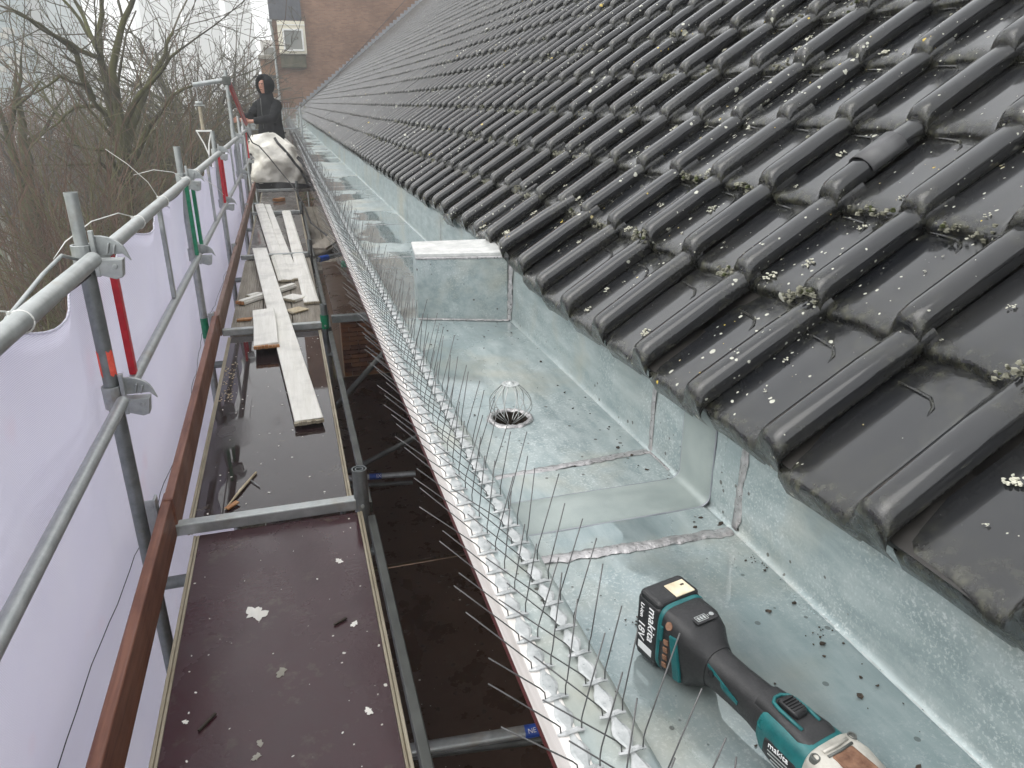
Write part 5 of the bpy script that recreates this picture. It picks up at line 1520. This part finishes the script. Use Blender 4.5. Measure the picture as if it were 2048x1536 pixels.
# ------------------------------------------------------------------ hazy towers and the low pavilion
def tower(label, px0, px1, Y, top, mat, bands=None, slots=(), depth=30, name='tower_block'):
    a, b = at(px0, 205, Y), at(px1, 205, Y)
    t = thing(name, label, 'tower', ((a.x + b.x) / 2, Y + depth / 2, GZ), 'hazy towers on the skyline')
    z1 = at(px1, top, Y).z
    MB().box(((a.x + b.x) / 2, Y + depth / 2, (GZ + z1) / 2), (b.x - a.x, depth, z1 - GZ)).build('shaft', MT[mat], t)
    if bands:
        z = GZ + 4
        k = 0
        while z < z1 - 2:
            MB().box(((a.x + b.x) / 2, Y - 0.10, z), (b.x - a.x - 1.0, 0.3, 0.5)).build('floor_band', MT[bands], t)
            z += 3.6; k += 1
    for s0, s1, m_ in slots:
        c, d = at(s0, 205, Y), at(s1, 205, Y)
        MB().box(((c.x + d.x) / 2, Y - 0.3, (GZ + z1) / 2), (d.x - c.x, 0.8, z1 - GZ - 0.5)).build('vertical_strip', MT[m_], t)
    return t
ta = tower('blue green glass tower fading into fog at the far left', -150, 122, 150, -60, 'tower_glass', 'tower_band', [(98, 121, 'tower_dark')])
rt = random.Random(8)
for k in range(16):                                # pale window squares on the glass front
    p = at(rt.uniform(0, 95), 60 + (k // 2) * 13 + rt.uniform(-2, 2), 149.6)
    MB().box((p.x, 149.7, p.z), (0.9, 0.5, 0.9)).build('window', MT['concrete'], ta)
tower('low pale block in the fog beside the glass tower', 124, 186, 300, 95, 'tower_pale', 'tower_dark')
tower('grey tower slab in the fog left of the pale strips', 298, 372, 360, -90, 'tower_dark', None, [(300, 310, 'tower_pale')])
tower('grey tower slab in the fog between the two pale strips', 392, 456, 372, -90, 'tower_dark')
tower('grey tower slab in the fog right of the pale strip', 474, 522, 365, -90, 'tower_dark')
pv = thing('pavilion', 'low park pavilion with pale flat roof behind the left tree', 'building', (-17, 58, GZ))
pa, pb = at(22, 285, 58), at(98, 285, 58)
MB().box(((pa.x + pb.x) / 2, 60, (GZ + pa.z) / 2), (pb.x - pa.x - 0.4, 4, pa.z - GZ)).build('wall', MT['tower_glass'], pv)
MB().box(((pa.x + pb.x) / 2, 60, pa.z + 0.15), (pb.x - pa.x + 0.4, 5, 0.3)).build('roof', MT['white'], pv)
for k in range(4):
    MB().box((pa.x + (k + 0.5) * (pb.x - pa.x) / 4, 57.95, (GZ + pa.z) / 2), (0.7, 0.1, 1.6)).build('window', MT['glass'], pv)
pw_ = thing('garden_shed', 'small shed with white roof at the left edge below the pavilion', 'shed', (-19, 50, GZ))
pc = at(8, 325, 50)
MB().box((pc.x, 51, (GZ + pc.z) / 2), (2.0, 2.0, pc.z - GZ)).build('wall', MT['concrete'], pw_)
MB().box((pc.x, 51, pc.z + 0.1), (2.3, 2.4, 0.2)).build('roof', MT['white'], pw_)

# ------------------------------------------------------------------ brick neighbour at the end of the roof
YB = Y_END + 0.05
nbk = thing('brick_building', 'tall brown brick building with white dormer at the end of the roof', 'building', (6, YB, GZ))
MB().box((7.0, YB + 4, (GZ + 13) / 2), (14.0, 8, 13 - GZ)).build('wall', MT['brick_far'], nbk)
MB().box((0.965, YB - 0.12, 3.06), (1.33, 0.36, 1.48)).build('dormer', MT['cream_paint'], nbk, bevel=0.01)
wf = MB()
wx0, wx1, wz0, wz1, yf = 0.52, 1.52, 2.42, 3.44, YB - 0.33
for (x, z, sx, sz) in (((wx0 + wx1) / 2, wz0 + 0.04, wx1 - wx0, 0.08), ((wx0 + wx1) / 2, wz1 - 0.04, wx1 - wx0, 0.08), (wx0 + 0.04, (wz0 + wz1) / 2, 0.08, wz1 - wz0 - 0.162), (wx1 - 0.04, (wz0 + wz1) / 2, 0.08, wz1 - wz0 - 0.162)):
    wf.box((x, yf, z), (sx, 0.10, sz))
win = wf.build('window', MT['white'], nbk, bevel=0.006)
MB().box(((wx0 + wx1) / 2, yf + 0.02, (wz0 + wz1) / 2), (wx1 - wx0 - 0.162, 0.02, wz1 - wz0 - 0.162)).build('pane', MT['glass'], win)
MB().box((0.97, yf - 0.03, 3.62), (1.33, 0.03, 0.04)).build('sill_trim', MT['white'], nbk)
MB().box((0.93, YB - 0.14, 1.98), (1.24, 0.40, 0.66)).build('stained_ledge', MT['concrete_moss'], nbk, bevel=0.02)
MB().box((0.96, YB - 0.20, 2.29), (1.34, 0.50, 0.05)).build('ledge_coping', MT['concrete'], nbk, bevel=0.01)
mr = MB()
mr.grid(lambda s, x: (x, YB - 0.30 + s * 0.62 - 0.02 * ((s * 9) % 1.0), 3.82 + s * 2.6 + 0.018 * math.sin(x * 42)), frange(0, 1, 1 / 36), frange(-0.03, 1.52, 0.02))
mr.build('mansard_tiles', MT['blue_tile'], nbk, 0.4, kind='stuff')
MB().box((-0.02, YB - 0.26, 3.78), (0.20, 0.14, 0.12)).build('roof_gutter', MT['galv'], nbk, bevel=0.02)
MB().tube([(0.0, YB - 0.16, 3.75), (0.02, YB - 0.12, 3.4), (0.06, YB - 0.09, 2.9), (0.06, YB - 0.09, -2)], 0.06, 12).build('downpipe', MT['galv'], nbk, 0.8)
for z in (3.3, 2.2, 0.9):
    MB().pipe((0.06, YB - 0.09, z), (0.06, YB - 0.09, z + 0.06), 0.075, 0.02, 12).build('pipe_bracket', MT['galv_dark'], nbk)
cbp = [at(635, 195, YB - 0.06), at(660, 165, YB - 0.06), at(700, 122, YB - 0.06), at(760, 55, YB - 0.06), at(815, -5, YB - 0.06)]
MB().tube(cbp, 0.014, 6).build('wall_cable', MT['cable'], nbk, 3.2)
for k in range(38):                                # stepped lead flashing up the verge
    s_ = 0.25 + k * 0.25
    p = roofpt(s_, 0, 0.05)
    MB().box((p.x + 0.06, YB - 0.035, p.z + 0.10), (0.24, 0.02, 0.20)).build('flashing', MT['lead'], nbk)
ob = thing('brick_annex', 'orange brick annex with flat concrete roof edge and white window', 'building', (-0.3, 44, GZ))
MB().box((-0.30, 45.5, (GZ + 2.15) / 2), (0.86, 2.6, 2.15 - GZ)).build('wall', MT['brick_orange'], ob)
MB().box((-0.30, 45.4, 2.24), (1.02, 2.9, 0.18)).build('roof_edge', MT['concrete'], ob, bevel=0.01)
MB().box((-0.05, 47, 2.75), (1.2, 3, 0.84)).build('upper_block', MT['white'], ob)
MB().box((-0.16, 45.45, 2.62), (0.7, 0.04, 0.36)).build('upper_window', MT['glass'], ob)
MB().box((-0.08, 44.05, 1.28), (0.46, 0.18, 0.16)).build('lamp_bracket', MT['black'], ob)
MB().tube([(-0.14, 44.0, 1.2), (-0.14, 44.0, 0.85), (-0.10, 44.0, 0.72), (0.0, 44.0, 0.72), (0.04, 44.0, 0.88)], 0.03, 8).build('hook', MT['black'], ob, 0.8)
MB().tube([(-0.50, 44.05, 0.80), (-0.34, 44.02, 0.84)], 0.03, 8).build('bracket_stub', MT['rust'], ob)
wd_ = MB()
for (x, z, sx, sz) in ((-0.08, 0.20, 0.78, 0.10), (-0.08, -0.95, 0.78, 0.10), (-0.08, -2.2, 0.78, 0.10), (-0.42, -1.0, 0.09, 2.3), (0.26, -1.0, 0.09, 2.3)):
    wd_.box((x, 43.95, z), (sx, 0.1 if sx > 0.2 else 0.096, sz))
wi = wd_.build('window', MT['white'], ob)
MB().box((-0.08, 44.0, -1.0), (0.62, 0.03, 2.3)).build('pane', MT['glass'], wi)
MB().tube([(-0.5, 41.5, -0.02), (0.55, 41.5, 0.0)], 0.025, 8).build('balcony_rail', MT['dark_red'], ob)
for k in range(8):
    MB().tube([(-0.45 + k * 0.13, 41.5, -0.02), (-0.45 + k * 0.13, 41.5, -1.1)], 0.012, 6).build('baluster', MT['galv'], ob)

# ------------------------------------------------------------------ the worker
def skin_obj(name, verts, edges, mat, parent, sub=2, root=0):
    me = bpy.data.meshes.new(name)
    me.from_pydata([v[:3] for v in verts], edges, [])
    me.materials.append(mat)
    o = bpy.data.objects.new(name, me)
    C.objects.link(o); o.parent = parent
    sm_ = o.modifiers.new('skin', 'SKIN')
    sm_.use_smooth_shade = True
    if not me.skin_vertices: me.skin_vertices.new()
    for i, v in enumerate(verts):
        r = v[3] if isinstance(v[3], tuple) else (v[3], v[3])
        me.skin_vertices[0].data[i].radius = r
        me.skin_vertices[0].data[i].use_root = i == root
    ss_ = o.modifiers.new('sub', 'SUBSURF'); ss_.levels = sub; ss_.render_levels = sub
    return o
pe_scale = 1.05
pe = thing('person', 'worker in a wet black hooded jacket gripping the guard rail', 'person', (-0.20, 15.15, ZD), None, True, -0.75)
pe.scale = (pe_scale,) * 3
V_ = [(0, 0, 0.96, (0.15, 0.11)), (0, 0.01, 1.14, (0.145, 0.105)), (0, 0.0, 1.34, (0.14, 0.10)), (0, -0.01, 1.48, (0.07, 0.07)), (0, -0.03, 1.57, (0.058, 0.060)),
      (0, -0.06, 1.645, (0.062, 0.070)), (0, -0.055, 1.72, (0.074, 0.086)), (0, -0.04, 1.80, (0.060, 0.070)), (-0.01, -0.150, 1.685, 0.014)]
E_ = [(0, 1), (1, 2), (2, 3), (3, 4), (4, 5), (5, 6), (6, 7), (6, 8)]
def chain(start, pts):
    prev = start
    for p in pts:
        V_.append(p); E_.append((prev, len(V_) - 1)); prev = len(V_) - 1
    return prev
for s in (-1, 1):
    chain(0, [(0.10 * s, 0, 0.86, 0.088), (0.12 * s, -0.03, 0.48, 0.062), (0.125 * s, 0.03, 0.09, 0.045), (0.135 * s, -0.12, 0.045, 0.042)])
hands = []
for s, el, wr in ((-1, (-0.30, -0.14, 1.20), (-0.27, -0.42, 1.14)), (1, (0.26, -0.20, 1.17), (-0.02, -0.43, 1.12))):
    h = chain(2, [(0.16 * s, 0.0, 1.42, 0.055), (*el, 0.047), (*wr, 0.031), (wr[0] - 0.03, wr[1] - 0.045, wr[2], (0.022, 0.036))])
    px_, py_, pz_ = V_[h][:3]
    for k in range(4):
        zz = pz_ + 0.030 - 0.020 * k
        L_ = (0.034, 0.040, 0.037, 0.028)[k]
        chain(h, [(px_ - 0.018, py_ - 0.030, zz, 0.010), (px_ - 0.034, py_ - 0.030 - L_ * 0.8, zz, 0.009), (px_ - 0.052, py_ - 0.018 - L_ * 0.5, zz - 0.004, 0.008)])
    chain(h, [(px_ + 0.016, py_ - 0.015, pz_ + 0.042, 0.011), (px_ - 0.004, py_ - 0.050, pz_ + 0.050, 0.0095)])
skin_obj('body', V_, E_, MT['skin'], pe)
jk = MB()
js = [(0.80, 0.235, 0.175), (0.84, 0.240, 0.180), (0.95, 0.228, 0.172), (1.08, 0.215, 0.163), (1.20, 0.218, 0.160), (1.32, 0.222, 0.155), (1.40, 0.212, 0.145), (1.46, 0.170, 0.125), (1.51, 0.115, 0.105), (1.58, 0.105, 0.105)]
def jpt(i, a):
    z, rx, ry = js[i]
    k = 1 + 0.05 * mnoise.noise(Vector((math.cos(a) * 2, math.sin(a) * 2, z * 9)))
    return (rx * k * math.copysign(abs(math.cos(a)) ** 0.8, math.cos(a)), 0.005 + ry * k * math.copysign(abs(math.sin(a)) ** 0.8, math.sin(a)) - (0.02 if z > 1.45 else 0), z)
jk.grid(jpt, list(range(len(js))), [2 * PI * i / 28 for i in range(29)])
for s, el, wr in ((-1, (-0.30, -0.14, 1.20), (-0.285, -0.385, 1.15)), (1, (0.28, -0.20, 1.17), (0.015, -0.395, 1.13))):
    cp_ = [Vector((0.165 * s, 0.0, 1.43)), Vector((0.215 * s, -0.01, 1.38)), Vector(el) * 0.45 + Vector((0.22 * s, -0.02, 1.37)) * 0.55, Vector(el), Vector(el) * 0.5 + Vector(wr) * 0.5, Vector(wr)]
    rr2 = [0.07, 0.092, 0.088, 0.078, 0.068, 0.054]
    pts_, rad_ = [], []
    for k in range(len(cp_) - 1):
        for j in range(5):
            t = j / 5
            pts_.append(cp_[k].lerp(cp_[k + 1], t)); rad_.append((rr2[k] + (rr2[k + 1] - rr2[k]) * t) * (1 + 0.07 * math.sin((k * 5 + j) * 2.1)))
    pts_.append(cp_[-1]); rad_.append(rr2[-1])
    jk.tube(pts_, rad_, 14)
jk.build('jacket', MT['jacket'], pe, 3.2)
T_ = [(0, 0.0, 0.95, (0.17, 0.135))]; TE = []
for s in (-1, 1):
    k = len(T_)
    T_ += [(0.105 * s, 0, 0.84, 0.105), (0.12 * s, -0.03, 0.48, 0.085), (0.125 * s, 0.03, 0.12, 0.075)]
    TE += [(0, k), (k, k + 1), (k + 1, k + 2)]
skin_obj('trousers', T_, TE, MT['trousers'], pe)
hb2 = MB()
def hood(a, t):
    # a: around from one side of the face opening over the back; t: top to neck
    th = 0.14 + (PI * 0.80) * t
    ph = PI / 2 + (a * 1.0) * (PI * 0.72)
    rr_ = 0.150 * (1 + 0.08 * math.sin(3 * ph))
    z = 1.715 + 0.160 * math.cos(th)
    ry = rr_ * math.sin(th)
    return (ry * math.cos(ph) * 0.88, -0.035 + ry * math.sin(ph) * 1.0, z)
hb2.grid(hood, frange(-1, 1, 0.1), frange(0, 1, 0.1))
ho = hb2.build('hood', MT['jacket'], pe, 3.2)
ho.modifiers.new('s', 'SOLIDIFY').thickness = 0.022
MB().tube([hood(-1, t) for t in frange(0, 1, 0.1)][::-1] + [hood(1, t) for t in frange(0, 1, 0.1)], 0.016, 8).build('hood_rim', MT['jacket'], pe, 3.2)
MB().loft([(-0.10, -0.150, 1.835, 0.02, 0.006, 2), (-0.05, -0.185, 1.845, 0.035, 0.008, 2), (0.05, -0.185, 1.845, 0.035, 0.008, 2), (0.10, -0.150, 1.835, 0.02, 0.006, 2)], 12).build('hood_peak', MT['jacket'], pe, 3.2)
for s in (-1, 1):
    MB().blob((0.030 * s, -0.128, 1.715), 0.010, (1.2, 0.6, 0.7), 0.0, 8, 6).build('eye', MT['dirt'], pe, 3.2)
    MB().tube([(0.012 * s, -0.134, 1.735), (0.046 * s, -0.122, 1.737)], 0.006, 6).build('eyebrow', MT['dirt'], pe, 3.2)
    MB().box((0.125 * s, -0.06, 0.03), (0.10, 0.28, 0.07)).build('boot', MT['black'], pe, bevel=0.025, seg=3)
MB().tube([(-0.022, -0.128, 1.640), (0.0, -0.133, 1.641), (0.022, -0.128, 1.640)], 0.006, 6).build('mouth', MT['rust'], pe, 3.2)
MB().tube([(0.0, -0.165, 1.50), (0.0, -0.175, 1.30), (0.0, -0.172, 1.0)], 0.005, 6).build('zip', MT['alu_dark'], pe, 3.2)

# ------------------------------------------------------------------ rubble bag
bg_ = thing('rubble_bag', 'dirty white woven rubble bag slumped on the far deck before the worker', 'bag', (-0.05, 14.72, ZD))
def bagpt(a, t):
    hx_, hy_ = 0.50 * (1.0 + 0.10 * math.sin(PI * t)) * (1 - 0.30 * max(0, t - 0.55)), 0.34 * (1 - 0.38 * t)
    e = 2.6
    ca, sa = math.cos(a), math.sin(a)
    x = hx_ * math.copysign(abs(ca) ** (2 / e), ca); y = hy_ * math.copysign(abs(sa) ** (2 / e), sa)
    topz = 0.98 - 0.46 * max(0, min(1, (x + 0.1) / 0.55)) ** 1.2 - 0.10 * max(0, -x - 0.1)
    z = topz * t
    nn = Vector((x * 2.2, y * 2.2, z * 3.2))
    f = 0.12 * mnoise.noise(nn) + 0.07 * mnoise.noise(Vector((nn.x * 3, nn.y * 3, nn.z * 1.6))) + 0.03 * mnoise.noise(nn * 6) + 0.05 * abs(mnoise.noise(Vector((nn.x * 2.2 + nn.z * 1.4, nn.y * 2, 5)))) 
    x += f * ca + 0.10 * t * (x + 0.2) * 0.4 ; y += f * sa - 0.05 * math.sin(PI * t)
    return (-0.07 + x, 14.75 + y, ZD + 0.01 + z + 0.03 * mnoise.noise(nn * 1.7) * t)
bgm = MB(); bgm.grid(bagpt, [2 * PI * i / 72 for i in range(73)], frange(0, 1, 1 / 26))
bo = bgm.build('sack', MT['bag'], bg_, 3.2); bo.modifiers.new('s', 'SOLIDIFY').thickness = 0.006
MB().grid(lambda a, t: Vector(bagpt(a, t * 0.13)) + Vector((0.012 * math.cos(a), 0.012 * math.sin(a), 0)), [PI * 1.02 + PI * 0.96 * i / 30 for i in range(31)], [0, 0.5, 1]).build('dark_base', MT['strap'], bg_, 3.2)
MB().grid(lambda a, t: Vector(bagpt(a * PI, 0.93 * 0.0 + 0.80)) * 0 + Vector((-0.07 + 0.36 * math.cos(a * PI * 2) * t, 14.75 + 0.2 * math.sin(a * PI * 2) * t, ZD + 0.42)), [i / 16 for i in range(17)], [0.02, 1]).build('rubble_fill', MT['dirt'], bg_)
def ribbon(name, pts, wdt, mat):
    # webbing lying on the front of the bag
    P = [Vector(bagpt(a, t)) + Vector((0, -0.016, 0.004)) for a, t in pts]
    b = MB()
    for p, q in zip(P, P[1:]):
        d = (q - p).normalized(); sd2 = d.cross(Vector((0, -1, 0))).normalized() * wdt / 2
        b.add([p + sd2, p - sd2, q - sd2, q + sd2], [(0, 1, 2, 3)])
    o = b.build(name, mat, bg_); o.modifiers.new('s', 'SOLIDIFY').thickness = 0.006
    return o
F0 = 1.5 * PI
ribbon('strap', [(F0 - 0.12 + i * 0.085, 0.92 - i * 0.062) for i in range(14)], 0.045, MT['strap'])
ribbon('strap', [(F0 - 1.15, 0.90), (F0 - 1.2, 0.6), (F0 - 1.25, 0.3), (F0 - 1.2, 0.1)], 0.03, MT['strap'])
for i, (a0, t0, a1, t1) in enumerate(((0.52, 0.80, 0.60, 0.62), (0.62, 0.86, 0.80, 0.64), (0.76, 0.88, 0.66, 0.62))):
    ribbon('printed_mark', [(F0 + a0 + (a1 - a0) * k / 4, t0 + (t1 - t0) * k / 4) for k in range(5)], 0.038, MT['strap'])
MB().tube([(-0.60, 14.05, -0.46), (-0.52, 14.15, -0.66), (-0.42, 14.25, -0.72), (-0.28, 14.22, -0.90), (-0.10, 14.15, -1.16), (0.06, 13.9, -1.36), (0.14, 13.0, -1.43), (0.20, 11.8, -1.46), (0.24, 10.2, -1.50), (0.40, 9.0, -1.50), (0.55, 8.4, -1.52)], 0.011, 8).build(
    'power_cable', MT['cable'], None, 3.2, loc=(0, 13, ZD), label='black cable running from the rail over the rubble bag', cat='cable')

# ------------------------------------------------------------------ haze
hz = bpy.data.materials.new('haze')
hz.use_nodes = True
hz.node_tree.nodes.clear()
hv_ = hz.node_tree.nodes.new('ShaderNodeVolumePrincipled')
hv_.inputs['Color'].default_value = (0.998, 1.0, 1.0, 1)
hv_.inputs['Density'].default_value = 0.0031
hv_.inputs['Anisotropy'].default_value = 0.3
hout = hz.node_tree.nodes.new('ShaderNodeOutputMaterial')
hz.node_tree.links.new(hv_.outputs['Volume'], hout.inputs['Volume'])
hzb = MB().box((0, 170, 25), (670, 470, 74)).build('haze', hz, None, kind='stuff')
